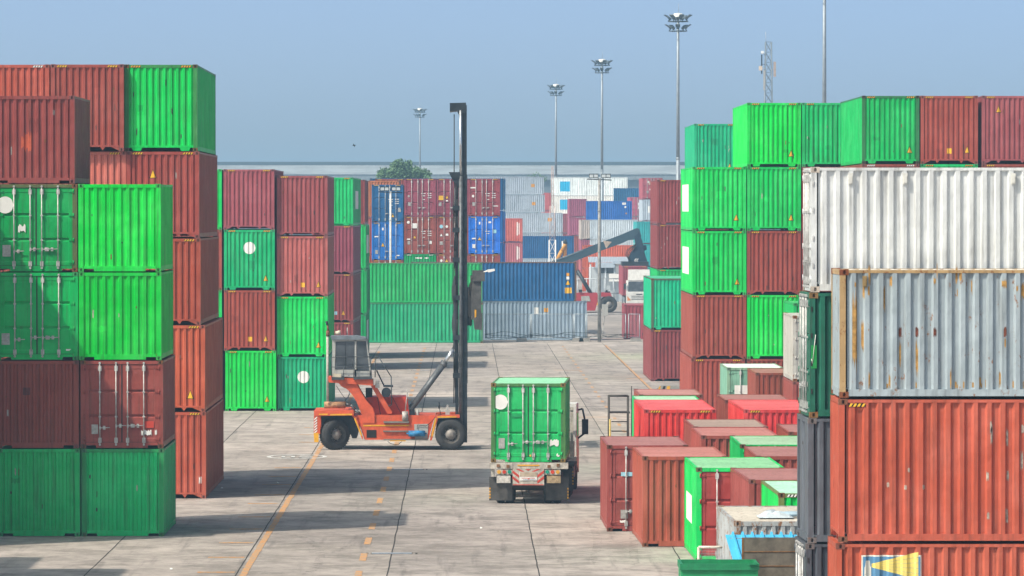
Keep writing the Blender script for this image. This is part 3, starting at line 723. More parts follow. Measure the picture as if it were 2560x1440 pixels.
HAZ2 = link('hazard_stripe', m_hazard('yellow'), t2, None, (W + .004, .20, HC - .155), (0, 0, R(90)))
# faded markings on the rusty one: rust blots where number plates were
RUSTB = mat('rust_blot', (.16, .05, .03), .9, 0, .5, .5, 9); RUSTO = mat('rust_run', (.42, .24, .07), .9, 0, .45, .4, 7)
def side_mark(t, name, u, z0, w, h, m, L=L40, sd=0, off=.003):
    u0, u1, zr = torn(u, z0 + h/2, w, h, sd + 11); return decal(t, name, 'side', u0, u1, zr, m, L, 9, off=off)
for k, u in enumerate((1.22, 1.56, 1.92, 3.34)): side_mark(t3, 'rust_blot', u, 1.20, .06, .24, RUSTB, sd=k)
for k, (u, z0, h, w) in enumerate(((1.22, .55, .66, .04), (1.56, .35, .86, .05), (.30, .25, 2.1, .10), (.46, .9, .7, .05), (3.34, 1.0, .22, .03), (.9, 1.7, .6, .04), (3.70, 1.95, .4, .07), (3.32, 2.2, .2, .10), (4.0, 2.2, .2, .09))):
    side_mark(t3, 'rust_run', u, z0, w, h, RUSTO, sd=40 + k, off=.002)
rr = random.Random(21)
for k in range(34):
    u = rr.uniform(.3, 4.6)
    if k % 2: side_mark(t3, 'rust_run', u, 2.5 - rr.uniform(.12, .55), rr.uniform(.015, .05), rr.uniform(.1, .5) , RUSTO, sd=200 + k, off=.0022)
    else: side_mark(t3, 'rust_run', u, .17, rr.uniform(.012, .045), rr.uniform(.10, .45), RUSTO, sd=200 + k, off=.0022)
SCR = mat('scraped_paint', (.42, .36, .30), .8, 0, .4, .4, 12)
for k in range(16):
    side_mark(t2, 'scrape_mark', 3.05 + .35 * (k % 4) + random.uniform(-.05, .05), random.choice((.45, .5, 1.2, 1.4, 1.9, 2.1)) + random.uniform(-.1, .1), .05, random.uniform(.12, .5), SCR, sd=70 + k)
for k, (u, z0) in enumerate(((1.0, 1.10), (1.35, 1.05), (1.42, 1.4), (1.72, 1.05))): side_mark(t2, 'scrape_mark', u, z0, .05, .12, SCR, sd=90 + k)
# lighthouse logo board on the lowest one
LG = mat('logo_blue', (.10, .25, .42), .6, 0, .1, .2); LC = mat('logo_cream', (.74, .72, .62), .6, 0, .06, .2); LY = mat('logo_yellow', (.80, .66, .18), .6, 0, .08, .2)
lu, lz = .52, 1.45                                       # left edge, bottom
u0, u1, zr = rect(lu + .60, lz + .60, 1.22, 1.22); decal(t1, 'logo_border', 'side', u0, u1, zr, LC, L40, 9, off=.003)
u0, u1, zr = rect(lu + .60, lz + .60, 1.16, 1.16); decal(t1, 'logo_board', 'side', u0, u1, zr, LG, L40, 9, off=.005)
for k in range(5):
    a, b_ = (k - 2.5) / 2.5, (k - 1.55) / 2.5
    decal(t1, 'logo_ray', 'side', lu + .20, lu + 1.14, (lambda a, b_: (lambda u: (lz + 1.0 + a*.26*(u - lu - .06), lz + 1.0 + b_*.26*(u - lu - .06))))(a, b_), LY, L40, 9, off=.008)
decal(t1, 'logo_tower', 'side', lu + .05, lu + .19, lambda u: (lz + .3, lz + 1.10 - 5.0*(abs(u - lu - .12) - .02) ** 2 * 3 - (.10 if abs(u - lu - .12) > .045 else 0)), LC, L40, 9, off=.008)
decal(t1, 'logo_cloud', 'side', lu + .04, lu + .46, lambda u: (lz + .05, lz + .72 + .05*math.sin((u - lu)*17)), LC, L40, 9, off=.011)
# second row, behind: white over green over grey
Y11 = 103.4; zb = 0.13
t4 = side_on('dark grey container with doors at the bottom edge behind the red stack', (.075, .085, .105), gx(2012, Y11), Y11, z=zb, rz=R(1.6), L=L20, end='door', rust=.22, cast=(.12, .11, .11), group=GF)
t5 = side_on('slate grey plain-ended container under the dark green one', (.105, .12, .145), gx(2017, Y11), Y11, z=zb + 2.60, rz=R(1.6), L=L20, n=2, rust=.14, cast=(.15, .14, .14), group=GF)
t6 = side_on('dark green container with long lock rods beneath the white one', (.015, .115, .075), gx(2021, Y11), Y11, z=zb + 5.20, rz=R(1.4), L=L20, end='door', rust=.30, cast=(.20, .12, .05), group=GF,
     dec=[])
q = MB(); xs = W - .001
q.box(W - .004, W + .003, .03, .15, 1.02, 1.50); put('green_patch', q, mat('green_touch_up', (.015, .30, .07)), t6)
q = MB(); q.tube((W + .008, .04, 1.22), (W + .008, .06, 1.12), .006, 5); q.tube((W + .008, .06, 1.12), (W + .008, .125, 1.72), .006, 5); put('chalk_tick', q, WHT, t6)
t7 = side_on('white corrugated container towering at the right, above the rusty one', WHI, gx(2028, Y11), Y11, z=zb + 7.80, L=L40, end='door', rust=.10, cast=(.50, .44, .38), roof=(.72, .72, .70), group=GF)
vents(t7, L40, 2.591, (.82, 1.95, 4.19), VENT)
for t in (t4, t6, t7):
    q = MB()
    for z in (.55, 1.12, 1.7, 2.25): q.box(W - .001, W + .012, .03, .06, z - .05, z + .05)
    put('hinge_bracket', q, STEEL if t is t7 else GASKET, t)
PLINTH = mat('concrete_block', (.30, .29, .27), .9, 0, .2, .3)
for x in (7.0, 12.2):
    q = MB(); q.box(x, x + .5, Y11 - .1, Y11 + 2.6, 0, zb - .002); tag(put('support_block', q, PLINTH), 'concrete support block under the %s end of the grey container below the picture' % ('left' if x < 8 else 'right'), 'block', 'support blocks')

# --- beyond the lane end
GG = 'containers at the far end of the lane'
Y12 = 362.2
stack([dict(fn=side_on, label='long green container with rusty lower edge on the ground across the lane end', col=(.012, .36, .13), x=gx(1207, Y12) - L40, y=Y12, L=L40, H=HC, feet='tri', rust=.50, det=1, group=GG, cast=(.10, .07, .04), postcol=(.06, .24, .10)),
       dict(fn=side_on, label='long green container upper of the pair across the lane end', col=(.012, .42, .12), x=gx(1206, Y12) - L40, y=Y12, L=L40, H=HC, feet='tri', rust=.16, det=1, group=GG, postcol=(.05, .26, .10))], gap=0.0)
Y13 = 368.6
AM = lambda u, z, w, h, m: ('R', 'rect', (u, z, w, h), m)
stack([dict(fn=side_on, label='long pale grey-blue container on the ground behind the wire fence', col=(.27, .36, .45), x=gx(1467, Y13) - L40, y=Y13, L=L40, H=HC, feet='tri', rust=.22, det=1, group=GG, dec=[AM(L40-3.7, 2.2, .35, .5, WHT), AM(L40-3.0, 2.25, .3, .3, ORG)]),
       dict(fn=side_on, label='long dark blue rust-stained container with yellow labels above the grey one', col=(.012, .115, .24), x=gx(1441, Y13) - L40, y=Y13, L=L40, H=HC, feet='tri', rust=.40, det=1, group=GG, postcol=(.16, .09, .06),
            dec=[AM(L40-.60, .80, .50, .42, YEL), AM(L40-.62, 1.72, .24, .22, WHT), AM(L40-.62, 1.98, .22, .22, ORG), ('R', 'tri', (L40-.62, 1.22, .34, .34), YEL)])], gap=0.0)
# door-ended stacks behind
GH = 'door-ended containers stacked behind the green pair'
Y14 = 383.5; zp = 0.45
q = MB(); q.box(gx(1009, Y14), gx(1253, Y14), Y14 - .4, Y14 + 13, 0, zp); structure(put('loading_platform', q, PLINTH))
TXT = lambda x, z, w=.34, h=.05: ('end', 'rect', (x, z, w, h), WHT)
def texts(k): return [TXT(.25, 1.75), TXT(.26, 1.58, .26), TXT(.72, 1.76, .3), TXT(.74, 1.60, .28), TXT(.72, 1.44, .3), TXT(.28, 1.30, .2)]
def dkw(px, **kw): return dict(x=gx(px, Y14), y=Y14, L=L40, H=HC, end='door', det=1, feet='notch', group=GH, hz='yellow', rust=.12, **kw)
PL = ('end', 'rect', (-.82, .95, .2, .28), PLATE)
stack([dkw(1010.5, label='maroon door container hidden at the base of the far maroon column', col=MAR),
       dict(x=gx(1010.5, Y14), y=Y14, L=L40, H=HC, n=10, feet='tri', hz='white', det=1, group=GH, rust=.1, label='dark green ribbed container peeping over the long green one', col=GRD, dec=[TXT(-.1, 2.60, .5, .1), TXT(.5, 2.60, .3, .1)]),
       dkw(1010.5, label='maroon door container with a white square and round labels, left far column', col=MAR, dec=[('end', 'disc', (-.9, 2.45, .11), WHT), ('end', 'rect', (-.42, 2.18, .36, .38), WHT), ('end', 'tri', (-.42, 1.22, .2, .2), YEL), ('end', 'rect', (-.88, 1.15, .26, .1), WHT), ('end', 'rect', (-.86, .88, .2, .26), PLATE), ('end', 'rect', (.80, .90, .18, .24), WHT)] + texts(0)),
       dkw(1010.5, label='plum door container with rows of white lettering topmost left of the mast', col=(.27, .052, .07), dec=[PL, ('end', 'disc', (-.86, 1.55, .09), PLATE)] + texts(1))], gap=0.0, z=zp)
stack([dkw(1091.5, label='maroon door container hidden at the base of the column behind the mast', col=MAR),
       dkw(1091.5, label='maroon door container with a triangle low behind the mast', col=MAR, dec=[('end', 'tri', (-.45, 2.3, .22, .22), YEL), ('end', 'disc', (-.86, 2.4, .1), WHT)]),
       dkw(1091.5, label='maroon door container with two round labels behind the mast', col=MAR, dec=[('end', 'disc', (-.86, 2.12, .14), LBLUE), ('end', 'disc', (-.44, 2.12, .10), WHT), ('end', 'tri', (-.86, 1.38, .2, .2), WHT), ('end', 'rect', (-.42, 1.5, .2, .16), WHT), ('end', 'rect', (-.86, .85, .24, .26), PLATE)]),
       dkw(1091.5, label='plum door container with a yellow square label behind the mast top', col=(.26, .05, .065), dec=[('end', 'rect', (-.88, 1.42, .36, .34), YEL), ('end', 'tri', (-.42, 1.38, .2, .22), YEL), ('end', 'rect', (-.42, 1.2, .16, .1), WHT), ('end', 'rect', (-.96, .95, .22, .3), PLATE)])], gap=0.0, z=zp)
stack([dkw(1171, label='maroon door container hidden at the base right of the mast', col=MAR),
       dkw(1171, label='maroon door container low right of the mast beneath the blue one', col=MAR),
       dkw(1171, label='bright blue door container with a yellow triangle right of the mast', col=(.008, .16, .62), dec=[('end', 'rect', (-.36, 2.38, .12, .2), WHT), ('end', 'rect', (.42, 2.45, .2, .14), WHT), ('end', 'rect', (.78, 1.75, .3, .28), LBLUE), ('end', 'rect', (-.8, 1.2, .3, .1), WHT), ('end', 'tri', (-.36, 1.08, .22, .24), YEL), ('end', 'rect', (-.80, .62, .22, .3), WHT)] + texts(2)[:2]),
       dkw(1171, label='plum door container topmost right of the mast, with a disc and lettering', col=(.26, .05, .06), dec=[PL, ('end', 'disc', (-.86, 1.56, .1), WHT), ('end', 'rect', (-.88, 2.2, .4, .1), WHT), ('end', 'rect', (.85, .8, .4, .07), WHT)] + texts(3))], gap=0.0, z=zp)
stack([dkw(929, label='blue door container hidden low behind the long green pair', col=NAV),
       dkw(929, label='maroon door container hidden behind the long green pair', col=MAR),
       dkw(929, label='bright blue door container with a triangle behind the white lamp post', col=(.008, .16, .60), dec=[('end', 'rect', (-.36, 2.38, .12, .2), WHT), ('end', 'rect', (-.86, 1.8, .3, .09), WHT), ('end', 'tri', (-.36, 1.05, .22, .26), YEL), ('end', 'rect', (-.84, .62, .2, .3), PLATE), ('end', 'rect', (.8, .35, .25, .08), WHT)]),
       dkw(929, label='navy blue door container topmost behind the white lamp post', col=(.010, .105, .25), dec=[('end', 'rect', (.92, .95, .22, .32), PLATE), ('end', 'tri', (.40, .4, .2, .24), YEL)] + texts(4))], gap=0.0)
Y15 = 392.0
stack([dict(label='orange-red container edge hidden low left of the blue doors', col=ORR, x=gx(921, Y15), y=Y15, L=L40, H=HC, feet='tri', det=0, group=GH) for _ in range(2)] +
      [dict(label='orange-red container edge left of the bright blue doors', col=(.46, .10, .09), x=gx(921, Y15), y=Y15, L=L40, H=HC, feet='tri', det=0, group=GH),
       dict(label='orange container edge left of the navy blue doors', col=(.55, .18, .06), x=gx(920, Y15), y=Y15, L=L40, H=HC, feet='tri', det=0, group=GH)], gap=0.0, z=.35)
Y16 = 410.0
stack([dict(label='maroon ribbed container hidden behind the navy doors', col=MAR, x=gx(938, Y16), y=Y16, L=L40, H=HC, feet='tri', det=0, group=GH) for _ in range(3)] +
      [dict(label='maroon ribbed container rising behind the navy doors', col=MAR, x=gx(938, Y16), y=Y16, L=L40, H=HC, n=10, feet='tri', hz='yellow', det=0, group=GH)], gap=0.0, z=.6)
Y17 = 450.0
stack([dict(fn=side_on, label='dark blue long container hidden behind the far maroon column', col=NAV, x=gx(925, Y17), y=Y17, L=L40, H=HC, feet='tri', det=0, group=GH) for _ in range(3)] +
      [dict(fn=side_on, label='dark blue long container seen as a strip below the big tree', col=NAV, x=gx(925, Y17), y=Y17, L=L40, H=HC, feet='tri', det=0, group=GH)], gap=0.0, z=.9)

# far yard, right of the mast
far = MB(); far.box(-120, 160, 540, 960, 0, .5); structure(put('far_yard', far, GROUND))
GI = 'containers in the hazy far yard'
def fs(label, col, x0px, x1px, Y, z, H=HC, L=None, **kw):
    kw.setdefault('det', 0); kw.setdefault('rust', .2)
    if L is None: L = max(6.058, min(L40, (x1px - x0px) * Y / FPX))
    L = L20 if L < 9 else L40
    return side_on(label, col, gx(x1px, Y) - L, Y, z=z, L=L, H=H, feet='tri', group=GI, **kw)
def fe(label, col, x0px, Y, z, H=HC, **kw):
    kw.setdefault('det', 0); kw.setdefault('rust', .2)
    return container(label, col, gx(x0px, Y), Y, z=z, L=L40, H=H, n=8, feet='tri', group=GI, **kw)
ZF = .5
# pale grey tower
Ya = 722.0; zz = ZF
for k, (lab, x1, H) in enumerate((('pale grey long container hidden lowest in the far grey tower', 1407, HC), ('pale grey long container hidden second in the far grey tower', 1407, HC), ('pale grey-blue long container with an orange label, third of the far grey tower', 1407, HC),
        ('pale grey-blue long container with a dark smudge, fourth of the far grey tower', 1362, 2.591), ('pale grey-blue long container topmost of the far grey tower', 1360, 2.591))):
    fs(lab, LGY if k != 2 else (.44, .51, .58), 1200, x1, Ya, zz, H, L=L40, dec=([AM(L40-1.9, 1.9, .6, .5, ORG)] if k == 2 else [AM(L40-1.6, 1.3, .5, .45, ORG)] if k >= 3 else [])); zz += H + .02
Yb = 565.0; zz = ZF
for lab, c in (('salmon-red container hidden low beside the far blue doors', ORR), ('salmon container with vertical white lettering, lower of two right of the blue doors', (.46, .13, .13)), ('orange-red container with vertical white lettering, upper of two right of the blue doors', (.60, .13, .09))):
    fe(lab, c, 1252.5, Yb, zz, 2.72, dec=[('end', 'rect', (.62, 1.55, .12, 1.5), WHT), ('end', 'rect', (.82, 1.55, .1, 1.3), WHT)]); zz += 2.73
Yc = 642.0
for lab, k, c in (('pale grey long container low beneath the navy one', 0, LGY), ('navy blue long container with white lettering behind the lattice mast', 1, (.006, .085, .28))):
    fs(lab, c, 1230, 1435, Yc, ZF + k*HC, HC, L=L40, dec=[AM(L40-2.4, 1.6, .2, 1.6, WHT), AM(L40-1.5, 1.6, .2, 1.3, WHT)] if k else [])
Yd = 797.0; zz = .35
for k in range(5):
    c = (.80, .86, .85) if k == 4 else (.78, .77, .72) if k == 3 else LGY
    fs(['pale long container hidden lowest of the far white tower', 'pale long container hidden second of the far white tower', 'pale long container hidden third of the far white tower', 'off-white long container with a light blue square, lower of two', 'white long container with a light blue square, upper of two'][k],
       c, 1377, 1569, Yd, zz, HC, L=L40, dec=[AM(2.2, 1.45, 1.6, 1.6, CYAN)] if k >= 3 else [], rust=.08); zz += HC
# red ends and blue long one in front of the white tower
Ye = 700.0; zz = .8
for lab, c in (('maroon end-on container hidden lowest below the far white tower', MAR), ('maroon end-on container hidden second below the far white tower', MAR), ('maroon end-on container, lower of two left of the far blue one', (.34, .08, .12)), ('maroon end-on container, upper of two left of the far blue one', (.34, .08, .12))):
    fe(lab, c, 1423, Ye, zz, 2.60 if zz < 5 else 2.591); zz += 2.6
fe('dull red end-on container between the grey tower and the maroon pair', (.36, .08, .10), 1398, 735.0, 6.2, HC)
fe('dull red end-on container supporting the one between grey tower and maroon pair', (.36, .08, .10), 1398, 735.0, 3.3, HC)
fe('dull red end-on container at the base between grey tower and maroon pair', (.36, .08, .10), 1398, 735.0, .5, 2.75)
fe('red narrow-looking end-on container left of the off-white one', (.50, .10, .09), 1356, 800.0, 9.5, HC, dec=[('end', 'rect', (.4, 1.5, .15, 1.6), WHT)])
for k in range(3): fe('red end-on container hidden under the one left of the off-white one', (.50, .10, .09), 1356, 800.0, .5 + 3.0*k, HC + .08)
Yf = 664.0; zz = ZF
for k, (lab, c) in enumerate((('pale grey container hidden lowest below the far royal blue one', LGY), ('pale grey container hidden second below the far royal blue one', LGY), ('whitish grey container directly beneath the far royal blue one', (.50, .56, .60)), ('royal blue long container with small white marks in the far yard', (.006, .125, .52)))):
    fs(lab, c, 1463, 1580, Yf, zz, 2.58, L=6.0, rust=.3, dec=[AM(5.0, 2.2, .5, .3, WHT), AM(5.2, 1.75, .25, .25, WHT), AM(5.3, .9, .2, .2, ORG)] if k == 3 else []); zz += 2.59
Yg = 640.0; zz = ZF
for k, (lab, c) in enumerate((('orange-red long container low behind the reach stacker boom', (.62, .12, .07)), ('whitish ribbed container hidden middle behind the boom', (.50, .56, .60)), ('pale ribbed long container just above the reach stacker boom', (.50, .57, .62)))):
    fs(lab, c, 1476, 1594, Yg, zz, 2.5 if k else 2.9, L=6.0, rust=.3); zz += 2.5 if k else 2.9
# orange-red one lower, nearer
Yh = 560.0
fs('orange-red corrugated container above the low workshop roof', (.62, .12, .06), 1450, 1592, Yh, ZF + 2.6, 2.591, L=6.0); fs('orange-red container hidden behind the low workshop', (.62, .12, .06), 1450, 1592, Yh, ZF, 2.59, L=6.0)
for k, (c, nm) in enumerate((((.40, .09, .08), 'lowest'), ((.36, .09, .12), 'second'), ((.46, .40, .36), 'third, with rusty ribs'))):
    fe('weathered end-on container left of the pole, ' + nm, c, 1452, 655.0, ZF + k*2.62, 2.6, rust=.5)
# right edge cluster
Yi = 690.0; zz = ZF
for k, (c, lab) in enumerate((((.34, .08, .11), 'maroon end-on container hidden lowest right of the royal blue one'), ((.34, .08, .11), 'maroon end-on container hidden second right of the royal blue one'), ((.34, .08, .11), 'maroon end-on container third up right of the royal blue one'), ((.40, .08, .12), 'crimson end-on container with four white squares right of the royal blue one'))):
    fe(lab, c, 1575, Yi, zz, 2.72, end='door', dec=[('end', 'rect', (x, z, .42, .4), WHT) for x in (.1, .68) for z in (1.25, 1.75)] if k == 3 else []); zz += 2.73
Yj = 720.0; zz = ZF
for k, (c, lab) in enumerate(((LGY, 'pale container hidden lowest behind the crimson one'), (LGY, 'pale container hidden second behind the crimson one'), (LGY, 'pale container hidden third behind the crimson one'), (LGY, 'pale container hidden fourth behind the crimson one'), ((.010, .11, .22), 'dark teal-blue long container with a small white mark right of the white one'))):
    fs(lab, c, 1566, 1640, Yj, zz, 2.45, L=6.0, dec=[AM(2.6, 1.0, .8, .3, WHT)] if k == 4 else []); zz += 2.46
Yk = 600.0; zz = ZF
for k, (c, lab) in enumerate(((MAD, 'maroon end-on container hidden lowest beside the plum pair'), (MAD, 'maroon end-on container second beside the plum pair'), ((.30, .07, .09), 'maroon end-on container third beside the plum pair'), (LGY, 'pale grey container with a white patch left of the plum pair'), ((.40, .08, .09), 'crimson labelled container topmost left of the plum pair'))):
    fe(lab, c, 1606, Yk, zz, 2.59, end='door' if k == 4 else 'corr', dec=[('end', 'disc', (-.5, 2.1, .12), WHT), ('end', 'rect', (-.25, 1.95, .4, .36), mat('buff_patch', (.55, .42, .30))), ('end', 'rect', (-.2, 1.2, .3, .2), WHT), ('end', 'rect', (-.6, .9, .25, .3), PLATE)] if k == 4 else ([('end', 'rect', (-.3, 1.4, .5, .8), WHT)] if k == 3 else [])); zz += 2.6
zz = ZF
for k in range(3): fe('teal container edge behind the reach stacker head' + (', lowest', ', middle', ', topmost')[k], (.03, .38, .33), 1592, 575.0, zz, 2.59); zz += 2.6
container('maroon container behind the fence at the lane end, beneath the white truck', (.30, .06, .09), gx(1561, 372.0), 372.0, 0, n=8, det=1, rust=.2, group=GG)

# ------------------------------------------------------------------ container handler (tall-mast lift truck)
YL = 200.4; SL = FPX / YL
def lp(zx, zy): return ((760 + zx/3.6 - VX) / SL, CAM_H - (760 + zy/3.6 - HY) / SL)
def LPoly(*pts): return [lp(*p) for p in pts]
ORANGE = mat('loader_orange', (.62, .105, .045), .5, 0, .22, .38, 2.2)
ORANGE2 = mat('loader_red_hood', (.62, .065, .04), .5, 0, .2, .3, 2.2)
DKMETAL = mat('dark_greased_steel', (.035, .045, .055), .45, .3, .35, .2, 3)
MIDMETAL = mat('grey_cylinder_paint', (.12, .13, .14), .45, .3, .35, .3, 4)
CHROME = mat('chrome_rod', (.62, .64, .66), .25, .8, .1, .1)
TYRE = mat('tyre_rubber', (.045, .045, .047), .85, 0, .35, .3, 3)
RIM = mat('grimy_rim', (.085, .08, .075), .7, .2, .35, .5, 9)
HUB = mat('dusty_hub', (.30, .28, .26), .6, .3, .35, .5, 12)
CABW = mat('cab_white', (.40, .41, .39), .5, 0, .15, .35, 3)
LOYEL = mat('loader_yellow', (.74, .38, .02), .55, 0, .2, .25, 4)
RAILM = mat('handrail_grey', (.07, .08, .09), .6, .3, .2, .3)
def glass_mat(name, rgb, rough=.08):
    m, nt, b = nodes_of(name)
    geo = N(nt, 'ShaderNodeNewGeometry')
    c = mixc(nt, ramp(nt, noise(nt, geo.outputs['Position'], 1.8, 5), .35, .7), rgb, tuple(min(1, v*1.8 + .02) for v in rgb))
    nt.links.new(c, b.inputs['Base Color']); b.inputs['Roughness'].default_value = rough; b.inputs['Specular IOR Level'].default_value = .8
    return m
GLASS = glass_mat('dusty_dark_glass', (.035, .042, .05), .25)
def wheel(parent, x, y, z, r, w, n=30, steer=0.0, hubr=.24):
    prof = [(r*.60, 0), (r*.66, -.01), (r*.86, .0), (r*.95, .03), (r, .085), (r, w-.085), (r*.95, w-.03), (r*.86, w), (r*.60, w)]
    q = MB(); q.lathe(prof, n)
    for k in range(36):                                  # tread bars
        a = 2*math.pi*k/36; c_, s_ = math.cos(a), math.sin(a)
        for y0, y1 in ((.05, w*.46), (w*.54, w-.05)):
            ca, sa = math.cos(a+.05), math.sin(a+.05)
            p = q.pts([(c_*r, y0, s_*r), (ca*r, y0, sa*r), (ca*r, y1, sa*r), (c_*r, y1, s_*r)] + [(c_*(r+.012), y0, s_*(r+.012)), (ca*(r+.012), y0, sa*(r+.012)), (ca*(r+.012), y1, sa*(r+.012)), (c_*(r+.012), y1, s_*(r+.012))])
            for f in ((4,5,6,7),(0,1,5,4),(1,2,6,5),(2,3,7,6),(3,0,4,7)): q.face([p[i] for i in f])
    t = put('wheel', q, TYRE, parent, (x, y, z + .0), (0, 0, steer))
    q = MB(); q.lathe([(r*.62, -.004), (r*.60, .03), (r*.50, .06), (r*.46, .14), (r*.40, .15), (r*.34, .10)], n); q.lathe([(r*.62, w), (r*.3, w-.02), (0.01, w-.02)], n)
    put('rim', q, RIM, t)
    q = MB(); q.lathe([(r*.36, .12), (r*.33, .08), (r*hubr, .06), (r*hubr*.85, .0), (r*.16, -.02), (0.005, -.025)], 20)
    for k in range(10):
        a = 2*math.pi*k/10; q.tube((math.cos(a)*r*.40, .15, math.sin(a)*r*.40), (math.cos(a)*r*.40, .115, math.sin(a)*r*.40), .018, 6)
    put('hub', q, HUB, t); return t
ld = thing('container_handler', 'orange container handler with a tall dark mast standing across the lane', 'forklift', (0, YL, 0))
def LD(name, q, m): return put(name, q, m, ld)
WID = 3.3                                                # width across the wheels
wf = lp(1320, 1180); wr = lp(322, 1184)
for yy in (0.0, WID - .55): wheel(ld, wf[0], yy, .632, .62, .55)
w1 = wheel(ld, wr[0] - .08, .18, .622, .61, .50, steer=R(34)); w2 = wheel(ld, wr[0] - .10, WID - .85, .622, .61, .50, steer=R(34))
q = MB(); q.box(wr[0] - .18, wr[0] + .18, .5, WID - .5, .42, .78); LD('axle', q, DKMETAL)
q = MB(); q.box(wf[0] - .2, wf[0] + .2, .5, WID - .5, .40, .85); LD('axle', q, DKMETAL)
q = MB()
q.prism(LPoly((495, 1080), (1158, 1076), (1118, 1222), (545, 1224)), .12, WID - .12)
q.prism(LPoly((430, 1010), (520, 1003), (950, 1003), (1182, 1004), (1158, 1079), (496, 1083)), .16, WID - .16)
LD('chassis', q, ORANGE)
q = MB(); q.prism(LPoly((88, 962), (445, 955), (447, 1004), (90, 1008)), .0, WID - .0); q.prism(LPoly((88, 1009), (140, 1009), (145, 1170), (88, 1170)), .02, .25); q.prism(LPoly((88, 1009), (140, 1009), (145, 1170), (88, 1170)), WID - .25, WID - .02)
q.prism(LPoly((452, 1012), (470, 1020), (530, 1205), (528, 1224), (512, 1195)), .02, .30); LD('rear_mudguard', q, ORANGE)
q = MB(); q.prism(LPoly((1186, 1002), (1400, 1000), (1402, 1024), (1206, 1026), (1150, 1228), (1132, 1228)), .0, .60); q.prism(LPoly((1186, 1002), (1400, 1000), (1402, 1024), (1206, 1026), (1150, 1228), (1132, 1228)), WID - .6, WID); LD('front_mudguard', q, ORANGE)
def strip(a, b_, w, y=-.012, m=LOYEL, name='yellow_strip'):
    (x0, z0), (x1, z1) = lp(*a), lp(*b_); d_ = Vector((x1-x0, z1-z0)).normalized(); nx, nz = -d_.y * w/2, d_.x * w/2
    q = MB(); q.prism([(x0+nx, z0+nz), (x1+nx, z1+nz), (x1-nx, z1-nz), (x0-nx, z0-nz)], y, y + .010); LD(name, q, m)
strip((135, 994), (215, 993), .055); strip((235, 997), (432, 994), .06); strip((455, 1028), (518, 1188), .055, .008); strip((533, 1096), (947, 1094), .055, .106)
strip((1200, 1018), (1372, 1016), .055); strip((1186, 1028), (1152, 1192), .06); strip((772, 1231), (915, 1231), .05, -.02)
q = MB(); q.prism(LPoly((86, 1160), (130, 1160), (130, 1243), (92, 1243)), -.01, .24); LD('bumper_end', q, LOYEL)
q = MB()
for k in range(6):
    (xx, z1) = lp(92, 1022 + k*24); (xr_, z2) = lp(118, 1012 + k*24); h = .055
    q.prism([(xx, z1 - h), (xr_, z2), (xr_, z2 - h), (xx, z1 - 2*h)], .008, .016)
LD('warning_chevrons', q, WHT)
q = MB(); q.prism(LPoly((148, 1012), (450, 1008), (500, 1085), (470, 1215), (430, 1215), (380, 1100), (200, 1060), (150, 1130)), .65, WID - .65); LD('rear_underframe', q, DKMETAL)
q = MB(); q.prism(LPoly((1195, 1040), (1395, 1030), (1440, 1100), (1440, 1240), (1400, 1240), (1180, 1200)), .65, WID - .65); LD('front_underframe', q, DKMETAL)
q = MB(); q.prism(LPoly((558, 852), (585, 845), (920, 843), (948, 1003), (580, 1003)), .75, WID - .45); LD('engine_hood', q, ORANGE2)
q = MB(); q.prism(LPoly((655, 846), (661, 846), (688, 1002), (682, 1002)), .74, .752); q.prism(LPoly((790, 845), (795, 845), (880, 1002), (874, 1002)), .74, .752); LD('hood_seam', q, DKMETAL)
arm = LPoly((312, 712), (478, 728), (512, 790), (560, 868), (618, 935), (634, 985), (634, 1076), (525, 1076), (520, 1000), (470, 880), (435, 820), (390, 768), (335, 742))
for yy in (.10, 1.15):
    q = MB(); q.prism(arm, yy, yy + .10); LD('cab_support', q, ORANGE)
q = MB(); q.prism(LPoly((340, 735), (470, 740), (600, 960), (600, 1060), (540, 1060), (520, 960), (440, 810)), .20, 1.15); LD('support_web', q, ORANGE)
q = MB(); q.prism(LPoly((600, 738), (642, 732), (792, 975), (786, 992), (748, 990)), .30, .48); LD('support_brace', q, ORANGE)
q = MB(); q.prism(LPoly((216, 655), (618, 682), (622, 735), (222, 706)), .02, 1.5); LD('cab_floor', q, ORANGE)
# cab
CAB0, CAB1 = .08, 1.45
q = MB(); q.prism(LPoly((253, 318), (285, 322), (275, 655), (253, 650)), CAB0, CAB1); q.prism(LPoly((455, 322), (470, 322), (470, 655), (455, 655)), CAB0, CAB1)
q.prism(LPoly((275, 592), (470, 592), (470, 655), (275, 655)), CAB0, CAB1); q.prism(LPoly((470, 604), (592, 604), (606, 655), (470, 655)), CAB0, CAB1)
q.prism(LPoly((285, 322), (560, 322), (560, 334), (285, 338)), CAB0, CAB1); q.prism(LPoly((556, 322), (566, 322), (606, 650), (594, 650)), CAB0, CAB0 + .07); q.prism(LPoly((556, 322), (566, 322), (606, 650), (594, 650)), CAB1 - .07, CAB1)
cabo = LD('cab', q, CABW)
q = MB(); q.prism(LPoly((238, 290), (480, 290), (555, 303), (560, 322), (250, 320)), CAB0 - .1, CAB1 + .1); LD('cab_roof', q, mat('cab_roof_grey', (.16, .19, .22), .6))
for pl, nm in ((((287, 338), (372, 338), (372, 590), (280, 590)), 'pane'), (((376, 338), (453, 336), (453, 590), (376, 590)), 'pane'), (((473, 335), (556, 335), (590, 600), (473, 600)), 'pane')):
    q = MB(); q.prism(LPoly(*pl), CAB0 + .02, CAB0 + .04); put(nm, q, GLASS, cabo)
q = MB(); q.prism(LPoly((285, 338), (560, 335), (592, 600), (280, 592)), CAB1 - .05, CAB1 - .03); put('pane', q, GLASS, cabo)
